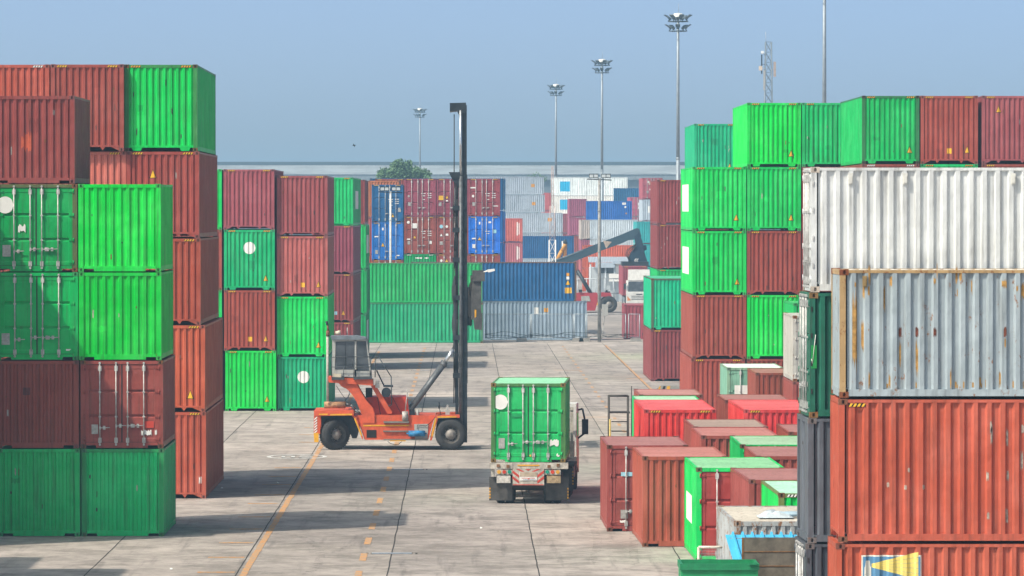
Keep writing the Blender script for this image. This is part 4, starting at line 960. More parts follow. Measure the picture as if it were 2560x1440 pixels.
q = MB(); q.box(*sorted((lp(318, 0)[0], lp(400, 0)[0])), .5, 1.0, lp(0, 590)[1], lp(0, 500)[1]); put('driver_seat', q, mat('seat_beige', (.32, .29, .24)), cabo)
q = MB()
for a, b_ in (((280, 475), (460, 475)), ((455, 475), (600, 475)), ((250, 478), (280, 478)), ((250, 566), (455, 566)), ((460, 566), (600, 566)), ((250, 478), (248, 660)), ((358, 566), (358, 660)), ((455, 478), (448, 655)), ((600, 478), (602, 655)), ((437, 490), (437, 560))):
    (x0, z0), (x1, z1) = lp(*a), lp(*b_); q.tube((x0, -.06, z0), (x1, -.06, z1), .016, 6)
LD('cab_railing', q, RAILM)
q = MB(); q.prism(LPoly((248, 656), (362, 660), (362, 682), (248, 684)), -.08, .02); q.prism(LPoly((445, 655), (612, 650), (612, 675), (445, 680)), -.08, .02); LD('step_board', q, RAILM)
q = MB()
pts = [(640, 660), (640, 480), (655, 468), (672, 478), (785, 655), (788, 905), (760, 920)]
q.path([(lp(*p)[0], .0, lp(*p)[1]) for p in pts], .022, 6); q.path([(lp(*p)[0], .6, lp(*p)[1]) for p in [(650, 600), (720, 745), (770, 740)]], .03, 6); LD('stair_handrail', q, RAILM)
q = MB(); q.prism(LPoly((712, 735), (800, 735), (800, 752), (712, 748)), .3, .9); q.tube((lp(738, 800)[0], .25, lp(738, 800)[1]), (lp(738, 800)[0], .9, lp(738, 800)[1]), .19, 14); LD('air_filter', q, DKMETAL)
q = MB(); q.box(*sorted((lp(550, 0)[0], lp(610, 0)[0])), .9, 1.4, lp(0, 850)[1], lp(0, 765)[1]); LD('radiator_box', q, DKMETAL)
q = MB(); q.box(*sorted((lp(640, 0)[0], lp(680, 0)[0])), .15, .35, lp(0, 755)[1], lp(0, 690)[1]); LD('control_box', q, PLATE)
q = MB(); xx = lp(211, 0)[0]
q.tube((xx, .12, lp(0, 880)[1]), (xx, .12, lp(0, 285)[1]), .050, 10); put('exhaust_pipe', q, mat('pale_exhaust', (.50, .47, .42), .7, .1, .3, .5, 6), ld)
q = MB(); q.tube((xx + .005, .12, lp(0, 290)[1]), (xx + .02, .12, lp(0, 240)[1]), .075, 10); q.tube((xx + .02, .12, lp(0, 240)[1]), (xx + .0, .12, lp(0, 185)[1]), .045, 8, r2=.035); put('exhaust_collar', q, mat('exhaust_rust', (.20, .09, .06), .9), ld)
q = MB(); q.tube((xx + .0, .12, lp(0, 190)[1]), (xx - .05, .12, lp(0, 155)[1]), .05, 8); LD('exhaust_tip', q, DKMETAL)
q = MB(); z = lp(0, 912)[1]; q.tube((lp(180, 0)[0], .30, z), (lp(372, 0)[0], .30, z), .135, 16); put('silencer', q, mat('rusty_silencer', (.42, .24, .13), .8, .1, .45, .6, 7), ld)
q = MB(); q.path([(lp(*p)[0], .3, lp(*p)[1]) for p in [(372, 905), (420, 910), (460, 955), (505, 995)]], .055, 8); LD('exhaust_elbow', q, MIDMETAL)
q = MB(); (x, z) = lp(300, 262); q.tube((x - .08, .3, z), (x + .12, .3, z + .02), .06, 10, r2=.10); put('horn', q, mat('cream_horn', (.60, .54, .42)), ld)
q = MB(); q.box(*sorted((lp(258, 0)[0], lp(335, 0)[0])), -.03, .1, lp(0, 660)[1], lp(0, 628)[1]); put('cream_box', q, mat('cream_box', (.58, .52, .40)), ld)
q = MB(); q.tube((lp(388, 280)[0], .5, lp(388, 285)[1]), (lp(388, 215)[0], .5, lp(388, 215)[1]), .018, 6); LD('beacon_post', q, CABW)
# tilt ram
for yy in (.35, WID - .6):
    q = MB(); a = lp(958, 955); b_ = lp(1262, 540); c = lp(1345, 412); q.tube((a[0], yy, a[1]), (b_[0], yy, b_[1]), .115, 14); q.tube((b_[0]-.05, yy, b_[1]-.07), (b_[0]+.01, yy, b_[1]+.02), .145, 14); o = LD('tilt_ram', q, MIDMETAL)
    q = MB(); q.tube((b_[0], yy, b_[1]), (c[0], yy, c[1]), .060, 12); put('ram_rod', q, CHROME, o)
q = MB(); q.prism(LPoly((945, 910), (985, 890), (1000, 1003), (945, 1060)), .25, .75); LD('ram_bracket', q, DKMETAL)
# mast: two outer channels, two inner channels, lift rams, cross heads
def mx(px): return (px - VX) / SL
def mz(py): return CAM_H - (py - HY) / SL
for yy in (.55, WID - .75):
    q = MB(); q.box(mx(1157), mx(1168), yy, yy + .22, .28, mz(436)); q.box(mx(1138), mx(1146), yy + .02, yy + .2, .9, mz(436)); LD('outer_mast_channel', q, DKMETAL)
    q = MB(); q.box(mx(1155), mx(1167), yy + .04, yy + .18, mz(470), mz(262)); LD('inner_mast_channel', q, DKMETAL)
    q = MB(); q.tube((mx(1152), yy - .02, .75), (mx(1152), yy - .02, mz(440)), .083, 14); o = LD('lift_ram', q, MIDMETAL)
    q = MB(); q.tube((mx(1151.5), yy - .02, mz(442)), (mx(1151.5), yy - .02, mz(275)), .050, 12); put('ram_rod', q, CHROME, o)
q = MB(); q.prism([(mx(1124.5), mz(257)), (mx(1165), mz(256)), (mx(1165), mz(282)), (mx(1147), mz(284)), (mx(1143), mz(276)), (mx(1124.5), mz(278))], .5, WID - .5); LD('mast_head', q, DKMETAL)
q = MB()
for py in (440, 520, 575, 650, 745, 845, 940): q.box(mx(1133), mx(1163), .5, WID - .5, mz(py + 3), mz(py - 3)); q.box(mx(1132), mx(1150), .46, .58, mz(py + 6), mz(py - 6))
q.prism([(mx(1122), mz(430)), (mx(1150), mz(430)), (mx(1147), mz(470)), (mx(1132), mz(452))], .5, .9); LD('mast_crossbar', q, DKMETAL)
q = MB()
for k, px in enumerate((1134.5, 1138, 1141)): q.tube((mx(px), .62 + .1*k, mz(1010)), (mx(px + 1), .62 + .1*k, mz(285 if k == 0 else 445)), .020, 6)
for k in range(4):
    ps = []
    for i in range(13): ps.append((mx(1141 - k*1.6 + 3*math.sin(i*.9 + k)), .52 + .05*k, mz(455 + i*43)))
    q.path(ps, .016, 5)
LD('mast_hose', q, GASKET)
q = MB(); prev = []
for i in range(15):
    f = i/14; py = 690 + 185*f; w_ = 5 + 6*abs(math.sin(f*7.2)); prev.append((mx(1140 - w_), mz(py)))
q.prism(prev + [(mx(1142), mz(875)), (mx(1142), mz(690))], .60, .72); LD('hose_sleeve', q, mat('sleeve_canvas', (.07, .075, .085), .9))
q = MB(); q.box(mx(1164.5), mx(1169), .7, WID - .8, mz(960), mz(715)); q.box(mx(1168), mx(1180), .8, WID - .9, mz(815), mz(720)); LD('carriage', q, DKMETAL)
q = MB(); q.box(mx(1185), mx(1203), -1.2, -.95, mz(818), mz(700)); q.box(mx(1181), mx(1212), -1.3, -.9, mz(702), mz(679)); q.prism([(mx(1183), mz(795)), (mx(1206), mz(780)), (mx(1205), mz(823)), (mx(1186), mz(822))], -1.22, -.94)
q.box(mx(1185), mx(1203), WID + .95, WID + 1.2, mz(818), mz(700)); q.box(mx(1181), mx(1212), WID + .9, WID + 1.3, mz(702), mz(679)); q.box(mx(1183), mx(1202), -.95, WID + .95, mz(708), mz(688)); q.box(mx(1176), mx(1186), .6, WID - .7, mz(800), mz(690))
spr = LD('spreader', q, mat('spreader_grey', (.10, .10, .10), .6, .2, .35, .4, 4))
q = MB(); q.box(mx(1186.5), mx(1190.5), -1.215, -1.20, mz(797), mz(773)); put('yellow_strip', q, LOYEL, spr)
q = MB(); q.path([(mx(1205), -1.1, mz(682)), (mx(1218), -1.1, mz(676))], .03, 6); q.prism([(mx(1216), mz(678)), (mx(1219), mz(673)), (mx(1236), mz(671)), (mx(1237), mz(676)), (mx(1222), mz(680))], -1.2, -1.0); put('work_lamp', q, WHT, spr)
q = MB()
for k in range(5): q.path([(mx(1180), -.6 - .1*k, mz(695)), (mx(1171 + k), -.5, mz(720 + 8*k)), (mx(1172 + k), -.4, mz(760 + 10*k)), (mx(1176), -.6, mz(815))], .018, 5)
q.box(mx(1170), mx(1178), -.9, -.6, mz(790), mz(740)); put('hydraulic_hose', q, GASKET, spr)
# deck fittings
q = MB(); (x, z) = lp(1222, 915); q.tube((x, .2, z), (x - .06, .2, z), .13, 14); q.path([(x - .03, .2, z), (x + .03, .2, lp(0, 1002)[1])], .015, 6); LD('mirror', q, DKMETAL)
q = MB(); q.box(*sorted((lp(1272, 0)[0], lp(1312, 0)[0])), .15, .35, lp(0, 1003)[1], lp(0, 958)[1]); q.box(*sorted((lp(1282, 0)[0], lp(1300, 0)[0])), .2, .3, lp(0, 958)[1], lp(0, 910)[1]); LD('valve_block', q, PLATE)
for zx in (990, 1022):
    q = MB(); x = lp(zx, 0)[0]; q.tube((x, .3, lp(0, 1055)[1]), (x, .3, lp(0, 952)[1]), .05, 10); LD('filter_can', q, CABW)
q = MB(); x = lp(910, 0)[0]; q.tube((x, .12, lp(0, 1050)[1]), (x, .12, lp(0, 968)[1]), .125, 14, r2=.13); q.tube((x, .12, lp(0, 975)[1]), (x + .10, .12, lp(0, 765)[1]), .020, 8); put('bucket_with_pole', q, mat('splashed_bucket', (.40, .38, .36), .7, 0, .4, .5, 10), ld)
q = MB(); q.box(*sorted((lp(715, 0)[0], lp(945, 0)[0])), .02, .14, lp(0, 1072)[1], lp(0, 1056)[1]); q.box(*sorted((lp(712, 0)[0], lp(935, 0)[0])), .04, .12, lp(0, 1152)[1], lp(0, 1140)[1]); q.box(*sorted((lp(715, 0)[0], lp(1118, 0)[0])), -.02, .12, lp(0, 1228)[1], lp(0, 1216)[1]); LD('side_step', q, mat('step_grey', (.20, .19, .17)))
q = MB(); q.box(*sorted((lp(562, 0)[0], lp(650, 0)[0])), .105, .119, lp(0, 1205)[1], lp(0, 1135)[1]); LD('vent_grille', q, BLK)
q = MB(); q.prism(LPoly((990, 1083), (1118, 1080), (1112, 1212), (1000, 1214)), .09, .119); LD('white_panel', q, CABW)
q = MB(); z = lp(0, 1166)[1]; q.tube((lp(940, 0)[0], -.02, z), (lp(1090, 0)[0], -.02, z), .118, 16); q.tube((lp(922, 0)[0], -.02, z), (lp(1105, 0)[0], -.02, z), .03, 8); put('air_tank', q, mat('blue_air_tank', (.03, .20, .42), .5, 0, .5, .5, 5), ld)
q = MB(); q.path([(lp(*p)[0], .05, lp(*p)[1]) for p in [(752, 1236), (775, 1255), (815, 1266), (850, 1262), (880, 1240)]], .012, 5); q.path([(lp(*p)[0], .05, lp(*p)[1]) for p in [(1018, 1130), (1020, 1090), (1100, 1098), (1150, 1060), (1190, 1005), (1270, 985)]], .012, 5); q.path([(lp(*p)[0], .1, lp(*p)[1]) for p in [(290, 735), (330, 800), (375, 860), (400, 840), (410, 780)]], .012, 5); LD('hanging_cable', q, GASKET)

# ------------------------------------------------------------------ truck with trailer (container on it is a thing of its own)
YT = 163.5; ST = FPX / YT; RT = R(-2.6)
def tp(zx, zy): return ((1180 + zx/4 - VX) / ST, CAM_H - (920 + zy/4 - HY) / ST)
TX = tp(562, 0)[0]
container('green door container with a white disc riding on the truck trailer', (.012, .50, .13), TX, YT, 1.375, end='door', rust=.22, rz=RT, origin='mid', roof=(.25, .60, .36), postcol=(.07, .20, .06), cast=(.20, .13, .04), group='container on the truck',
          dec=[('end', 'disc', (-.91, 1.97, .245), WHT), ('end', 'rect', (-.87, .62, .20, .34), PLATE), ('end', 'torn', (.85, .64, .30, .26, 21), WHT), ('end', 'disc', (.98, .24, .058), WHT),
               ('end', 'rect', (-.40, 1.52, .34, .10), mat('green_shade_patch', (.012, .32, .10))), ('end', 'rect', (.07, .22, .05, .06), YEL)])
tr = thing('semi_trailer', 'rusty white container trailer with chevron bumper and black mudflaps in the lane', 'trailer', (TX, YT, 0), RT)
TRW = mat('trailer_white_rusty', (.52, .49, .43), .7, 0, .35, .6, 5); TRD = mat('trailer_dark', (.055, .05, .045), .8, 0, .3, .4)
def tl(zx, zy): x, z = tp(zx, zy); return x - TX, z
def TB(q, a, b_, y0, y1, m=0):
    (x0, z0), (x1, z1) = tl(*a), tl(*b_); q.box(*sorted((x0, x1)), y0, y1, *sorted((z0, z1)), m)
q = MB(); TB(q, (176, 948), (405, 1010), -.02, .30); TB(q, (720, 948), (962, 1010), -.02, .30); TB(q, (405, 946), (720, 1008), .0, .30); TB(q, (300, 1011), (380, 1040), .3, 6.2); TB(q, (740, 1011), (820, 1040), .3, 6.2)
TB(q, (190, 1010), (220, 1090), .1, .3); q.box(-1.2, 1.2, 5.7, 6.1, 1.12, 1.36); q.box(-.5, -.3, .3, 9.0, 1.0, 1.36); q.box(.3, .5, .3, 9.0, 1.0, 1.36); put('chassis', q, TRW, tr)
q = MB(); TB(q, (407, 1010), (722, 1175), -.04, .05); bp = put('rear_bumper', q, TRW, tr)
q = MB()
for k in range(3):
    for sgn in (-1, 1):
        xo, xi = sgn*.515, sgn*.30; zt = 1.13 - .19*k
        if zt - .30 < .62: continue
        q.prism([(xo, zt - .01), (xi, zt - .17), (xi, zt - .26), (xo, zt - .10)], -.048, -.0405)
q.prism([(-.5, .655), (.5, .655), (.5, .63), (-.5, .63)], -.048, -.0405); q.prism([(-.10, 1.155), (.10, 1.155), (0, 1.10)], -.048, -.0405); q.prism([(-.40, 1.155), (-.28, 1.155), (-.12, 1.07), (-.22, 1.07)], -.048, -.0405); q.prism([(.40, 1.155), (.28, 1.155), (.12, 1.07), (.22, 1.07)], -.048, -.0405); put('red_chevrons', q, REDF, bp)
q = MB(); TB(q, (455, 968), (675, 982), -.012, -.004); put('reflector_strip', q, LOYEL, tr)
q = MB(); TB(q, (475, 1040), (650, 1125), -.060, -.049, 0); TB(q, (478, 1042), (648, 1088), -.064, -.061, 1); q.prism([(-.30*.1 - .0, tl(0, 1105)[1]), (.06, tl(0, 1105)[1]), (.015, tl(0, 1118)[1])], -.066, -.0605, 2)
for k in range(12): x = tl(500 + k*11, 0)[0]; q.box(x, x + .018, -.064, -.061, tl(0, 1108)[1], tl(0, 1098)[1], 2)
for k in range(16): x = tl(515 + k*8, 0)[0]; q.box(x, x + .013, -.064, -.061, tl(0, 1120)[1], tl(0, 1113)[1], 3)
put('number_plate', q, [WHT, mat('buff_plate', (.46, .38, .29)), REDF, LG], tr)
LENS = [mat('amber_lens', (.72, .36, .04), .3), mat('red_lens', (.62, .06, .03), .3), mat('green_lens', (.01, .30, .20), .3)]
for side in (-1, 1):
    q = MB(); a, b_ = ((242, 1018), (404, 1068)) if side < 0 else ((724, 1018), (886, 1068)); TB(q, a, b_, .0, .10); lb = put('lamp_box', q, TRW, tr)
    for k in range(3):
        zx = (270, 322, 374)[k] if side < 0 else (858, 806, 754)[k]; x, z = tl(zx, 1041)
        q = MB(); q.tube((x, -.025, z), (x, .0, z), .062, 16); put('tail_lamp', q, LENS[k], lb)
    q = MB(); a, b_ = ((246, 1078), (384, 1152)) if side < 0 else ((748, 1078), (886, 1152)); TB(q, a, b_, .01, .05); put('side_plate', q, [mat('scuffed_sign', (.60, .58, .54), .7, 0, .3, .5, 14) if side < 0 else mat('buff_sign', (.40, .30, .18), .7, 0, .4, .5, 9)], tr)
    q = MB(); a, b_ = ((168, 1097), (398, 1333)) if side < 0 else ((737, 1092), (965, 1330)); TB(q, a, b_, .32, .345); fl = put('mudflap', q, mat('dusty_mudflap', (.085, .082, .08), .85, 0, .4, .5, 3), tr)
    q = MB(); zx = 168 if side < 0 else 950
    for k in range(4): TB(q, (zx, 1205 + 30*k), (zx + 14, 1222 + 30*k), .312, .3195)
    put('yellow_strip', q, LOYEL, fl)
    for yy in (.62, 1.92):
        wx = side * .93
        for k in range(2): 
            qq = MB(); r = .50; prof = [(r*.6, -.14), (r*.9, -.14), (r, -.10), (r, .10), (r*.9, .14), (r*.6, .14), (r*.55, .0), (r*.1, .02)]
            qq.lathe(prof, 24); put('wheel', qq, TYRE, tr, (wx - side*.30*k, yy + .2, .50), (0, 0, R(90)))
for ya in (.75, 2.05): q = MB(); q.box(-1.0, 1.0, ya, ya + .15, .42, .58); put('axle', q, TRD, tr)
q = MB(); q.box(-.78, .78, .36, .42, .50, .86); q.tube((0, .4, .5), (0, .4, .36), .03, 8); put('underrun_guard', q, TRD, tr)
for x, z in ((-.98, 1.27), (-.66, 1.25), (.68, 1.25), (.98, 1.29)):
    q = MB(); q.box(x - .05, x + .05, -.05, -.02, z - .05, z + .04); put('twist_lock', q, [mat('rust_brown', (.22, .11, .05), .9, 0, .4, .4, 9)], tr)
# tractor unit
CBX, CBY = TX + .14 + 8.9*math.sin(-RT), YT + 7.6
ct = thing('tractor_unit', 'white truck tractor unit showing its right flank and mirror past the container', 'truck', (CBX, CBY, 0), RT + R(-1.2))
CBW = mat('truck_white', (.66, .66, .63), .5, 0, .15, .35, 3)
q = MB(); prof = [(0.0, 1.0), (2.05, .55), (2.15, 1.2), (2.02, 1.75), (1.72, 2.85), (1.5, 3.0), (.0, 3.0)]
pr = [(y_, z_) for y_, z_ in prof]
a = q.pts([(-1.2, y_, z_) for y_, z_ in pr]); b_ = q.pts([(1.2, y_, z_) for y_, z_ in pr]); q.face(a); q.face(b_[::-1])
for i in range(len(pr)): j = (i+1) % len(pr); q.face((a[i], a[j], b_[j], b_[i]))
cb = put('cab', q, CBW, ct)
q = MB(); q.box(1.19, 1.206, .35, 1.55, 1.85, 2.65); put('side_window', q, GLASS, cb)
q = MB(); q.box(-.9, .9, -.006, .012, 1.7, 2.6); put('rear_window', q, GLASS, cb)
q = MB(); q.box(-1.25, 1.25, -.9, .0, 1.05, 1.2); q.box(-.45, -.30, -4.5, 1.6, .75, .98); q.box(.30, .45, -4.5, 1.6, .75, .98); q.box(.95, 1.22, -2.0, -.5, .6, 1.05); q.box(-1.22, -.95, -2.0, -.5, .6, 1.05); put('chassis', q, TRW, ct)
q = MB(); q.box(1.02, 1.12, -.55, -.45, 1.2, 2.9); q.box(.55, 1.12, -.58, -.44, 2.8, 2.9); q.box(1.0, 1.16, -.62, -.40, 1.2, 1.75); put('rear_frame', q, TRW, ct)
q = MB(); q.path([(1.15, 1.3, 2.72), (1.36, 1.25, 2.78), (1.45, 1.25, 2.35)], .035, 6); q.path([(1.15, 1.3, 1.72), (1.45, 1.25, 1.95)], .035, 6); mo = put('mirror_arm', q, DKMETAL, ct)
q = MB(); q.box(1.34, 1.56, 1.2, 1.32, 1.90, 2.42); put('mirror', q, DKMETAL, mo)
for yy, rr_ in ((1.15, .5), (-2.2, .5), (-3.35, .5)):
    for side in (-1, 1):
        qq = MB(); r = rr_; qq.lathe([(r*.6, -.15), (r*.9, -.15), (r, -.11), (r, .11), (r*.9, .15), (r*.6, .15), (r*.55, .0), (r*.1, .02)], 24); put('wheel', qq, TYRE, ct, (side*1.02, yy, .50), (0, 0, R(90)))
q = MB(); q.box(.82, 1.28, -4.0, -3.97, .25, 1.0); q.box(.82, 1.26, -1.62, -1.58, .3, 1.05); q.prism([(.8, 1.05), (1.3, 1.05), (1.3, 1.12), (.8, 1.12)], -3.95, -1.6); put('mudflap', q, mat('dusty_mudflap', (.085, .082, .08)), ct)
q = MB()
for k in range(5): q.box(1.24, 1.285, -4.012, -4.002, .45 + .1*k, .50 + .1*k)
for k in range(6): q.box(1.205, 1.23, -1.9 + .3*k, -1.85 + .3*k, 1.0, 1.06)
put('marker_strip', q, LOYEL, ct)

# ------------------------------------------------------------------ reach stacker beyond the fence
YS = 468.0; SS = FPX / YS
def sp(zx, zy): return ((1360 + zx/6 - VX) / SS, CAM_H - (560 + zy/6 - HY) / SS)
def SP(*pts): return [sp(*p) for p in pts]
rs = thing('reach_stacker', 'red reach stacker with a raised dark boom behind the blue and grey containers', 'reach stacker', (0, YS, 0))
q = MB(); q.prism(SP((300, 1040), (800, 1035), (820, 1120), (770, 1302), (300, 1302)), .5, 3.4); q.prism(SP((860, 1030), (1000, 1035), (1020, 1088), (860, 1092)), .2, 3.6); put('chassis', q, mat('stacker_red', (.42, .045, .06), .5, 0, .15, .2), rs)
q = MB(); q.prism(SP((560, 1085), (680, 1080), (700, 1160), (560, 1160)), .46, .5); put('white_panel', q, CABW, rs)
q = MB(); q.prism(SP((-300, 745), (85, 572), (575, 388), (1195, 150), (1400, 62), (1440, 72), (1470, 190), (1360, 235), (1270, 245), (1200, 280), (1060, 332), (860, 405), (430, 575), (-300, 860)), 1.4, 2.5); bo = put('boom', q, mat('boom_slate', (.045, .085, .115), .5, .1, .15, .15), rs)
q = MB(); q.prism(SP((85, 570), (575, 386), (600, 395), (335, 500), (100, 574)), 1.36, 1.4); put('boom_flange', q, mat('boom_pale', (.16, .21, .25)), bo)
q = MB(); q.prism(SP((893, 252), (1022, 268), (940, 370)), 1.38, 1.398); put('boom_arrow', q, mat('buff_arrow', (.50, .40, .33)), bo)
q = MB(); a, b_ = sp(505, 700), sp(790, 1185)
for yy in (.9, 2.9): q.tube((a[0], yy, a[1]), (b_[0], yy, b_[1]), .17, 12)
put('boom_ram', q, DKMETAL, rs)
q = MB(); q.prism(SP((1360, 190), (1430, 120), (1485, 260), (1515, 420), (1330, 420), (1390, 330)), 1.3, 2.6); q.prism(SP((1440, 310), (1545, 320), (1550, 390), (1500, 410), (1440, 400)), 1.5, 2.4); q.prism(SP((1330, 415), (1510, 415), (1560, 575), (1275, 575), (1290, 480)), 1.0, 3.0)
hd = put('lift_head', q, mat('head_navy', (.022, .05, .08), .5, .1), rs)
q = MB()
for k, x0_ in enumerate((1365, 1395)): q.path([(sp(x0_ + 28, 520)[0], .985, sp(0, 520)[1]), (sp(x0_, 548)[0], .985, sp(0, 548)[1]), (sp(x0_ + 28, 575)[0], .985, sp(0, 575)[1])], .035, 5)
put('white_mark', q, WHT, hd)
q = MB(); q.box(*sorted((sp(1172, 0)[0], sp(1570, 0)[0])), -.2, 4.2, *sorted((sp(0, 628)[1], sp(0, 566)[1]))); put('spreader', q, DKMETAL, rs)
q = MB()
for k in range(5): q.path([(sp(1390, 300)[0], 1.2, sp(0, 300)[1]), (sp(1250 + 20*k, 400)[0], 1.1, sp(0, 390 + 12*k)[1]), (sp(1235 + 18*k, 470)[0], 1.05, sp(0, 470)[1]), (sp(1290, 560)[0], 1.0, sp(0, 555)[1])], .035, 5)
put('hydraulic_hose', q, GASKET, rs)
for x in (975, -150):
    for yy in (.0, 3.1): wheel(rs, sp(x, 0)[0], yy, .79, .775, .7)
q = MB(); q.box(*sorted((sp(920, 0)[0], sp(1000, 0)[0])), .8, 1.6, *sorted((sp(0, 1030)[1], sp(0, 1015)[1]))); q.tube((sp(945, 0)[0], 1, sp(0, 1015)[1]), (sp(945, 0)[0], 1, sp(0, 990)[1]), .1, 8); q.box(*sorted((sp(525, 0)[0], sp(575, 0)[0])), .4, .8, *sorted((sp(0, 1030)[1], sp(0, 985)[1]))); put('deck_fitting', q, DKMETAL, rs)

# ------------------------------------------------------------------ white truck beyond the fence, with its container
YW = 484.0; SW = FPX / YW
def wp(zx, zy): return ((1360 + zx/6 - VX) / SW, CAM_H - (560 + zy/6 - HY) / SW)
x0 = wp(1240, 0)[0]
wt = thing('cab_over_truck', 'white cab-over truck facing us beyond the fence, half hidden by green container', 'truck', (x0 + 1.22, YW, 0))
q = MB(); a = q.pts([(-1.22, y_, z_) for y_, z_ in ((0, .55), (0, 1.65), (.35, 2.75), (1.9, 2.8), (1.9, .55))]); b_ = q.pts([(1.22, y_, z_) for y_, z_ in ((0, .55), (0, 1.65), (.35, 2.75), (1.9, 2.8), (1.9, .55))]); q.face(a); q.face(b_[::-1])
for i in range(5): j = (i+1) % 5; q.face((a[i], a[j], b_[j], b_[i]))
cb = put('cab', q, CBW, wt)
q = MB(); q.quad((-1.08, .02, 1.72), (1.08, .02, 1.72), (1.04, .325, 2.70), (-1.04, .325, 2.70)); put('windscreen', q, GLASS, cb)
q = MB(); a = q.pts([(-1.05, .30, 2.8), (1.05, .30, 2.8), (1.05, 1.8, 2.8), (-1.05, 1.8, 2.8), (-1.02, .55, 3.85), (1.02, .55, 3.85), (1.02, 1.8, 3.85), (-1.02, 1.8, 3.85)])
for f in ((0,1,5,4),(1,2,6,5),(2,3,7,6),(3,0,4,7),(4,5,6,7)): q.face([a[i] for i in f])
put('wind_deflector', q, CBW, cb)
q = MB(); q.box(-1.22, 1.22, -.10, .05, .42, .78); put('bumper', q, CBW, cb)
q = MB()
for z in (.95, 1.10, 1.26): q.box(-.75, .75, -.012, .0, z, z + .05)
q.box(-.3, .3, -.014, .0, 1.42, 1.5); put('grille', q, DKMETAL, cb)
for sx in (-1, 1):
    q = MB(); q.prism([(sx*1.16, .85), (sx*.80, .9), (sx*1.16, 1.3)], -.02, .0); put('headlight', q, mat('lamp_amber', (.65, .22, .06), .3), cb)
    q = MB(); q.box(*sorted((sx*1.28, sx*1.5)), -.05, .1, 1.95, 2.5); q.tube((sx*1.2, .1, 2.5), (sx*1.4, .02, 2.45), .03, 6); put('mirror', q, DKMETAL, cb)
    for yy in (.9, 5.2, 6.4):
        qq = MB(); r = .5; qq.lathe([(r*.6, -.16), (r*.9, -.16), (r, -.11), (r, .11), (r*.9, .16), (r*.55, .16), (r*.1, .05)], 22); put('wheel', qq, TYRE, wt, (sx*1.02, yy, .5), (0, 0, R(90)))
q = MB(); q.box(-1.2, 1.2, 2.2, 14.6, 1.05, 1.25); q.box(-1.1, -.8, 2.2, 9.0, .6, 1.05); put('trailer_bed', q, TRD, wt)
container('plum-red container carried by the white truck beyond the fence', (.30, .06, .09), x0 - .32, YW + 2.4, 1.26, L=L40, H=HC, n=8, feet='tri', det=1, hz='amber', group='container on the white truck', dec=[('end', 'rect', (1.0, 2.0, .12, 1.0), WHT)])

# ------------------------------------------------------------------ fence, lamp posts, barriers, low workshop
FEN = mat('fence_galvanised', (.42, .47, .50), .5, .4, .2, .2); YF = 365.6
xs_ = [gx(p, YF) for p in (1212, 1328, 1435, 1466, 1566, 1570, 1601)]
fn = thing('wire_fence', 'galvanised wire mesh fence on concrete feet across the lane end', 'fence', (0, YF, 0))
for a, b_ in zip(xs_[:-1], xs_[1:]):
    if b_ - a < .5: continue
    q = MB(); q.tube((a + .05, 0, .25), (a + .05, 0, 2.02), .032, 6); q.tube((b_ - .05, 0, .25), (b_ - .05, 0, 2.02), .032, 6); q.tube((a + .05, 0, 2.02), (b_ - .05, 0, 2.02), .028, 6); q.tube((a + .05, 0, .32), (b_ - .05, 0, .32), .028, 6)
    p = put('fence_panel', q, FEN, fn)
    q = MB(); k = int((b_ - a) / .16); h = 1.68
    for i in range(-int(h/.16), k + 1):
        for sgn in (1, -1):
            xa_, za = a + .05 + i*.16, .33; xb_, zb_ = xa_ + h, .33 + h
            lo, hi = a + .06, b_ - .06
            t0 = max(0, (lo - xa_) / h); t1 = min(1, (hi - xa_) / h)
            if t1 - t0 < .02: continue
            P0 = (xa_ + h*t0, 0, za + h*t0); P1 = (xa_ + h*t1, 0, za + h*t1)
            if sgn < 0: P0 = (P0[0], .004, za + h - (P0[2] - za)); P1 = (P1[0], .004, za + h - (P1[2] - za))
            q.tube(P0, P1, .0045, 3, caps=False)
    put('wire_mesh', q, FEN, p)['kind'] = 'stuff'
for a in (gx(1290, YF), gx(1430, YF), gx(1447, YF), gx(1575, YF)):
    q = MB(); q.prism([(a, 0), (a + .85, 0), (a + .78, .26), (a + .07, .26)], -.3, .3); put('concrete_foot', q, PLINTH, fn)
q = MB()
for k, (z0, amp) in enumerate(((.55, .16), (.45, .10), (.35, .2))):
    ps = [(gx(1212 + i*22, YF), -.1 - .04*k, z0 + amp*math.sin(i*.75 + k*1.7) - .05*math.sin(i*1.9)) for i in range(18)]; q.path(ps, .018, 5)
tag(put('power_cable', q, GASKET, None, (0, YF, 0)), 'black cables slung along the foot of the wire fence', 'cable')
POLE = mat('weathered_pole', (.30, .30, .29), .7, .1, .3, .3, 4)
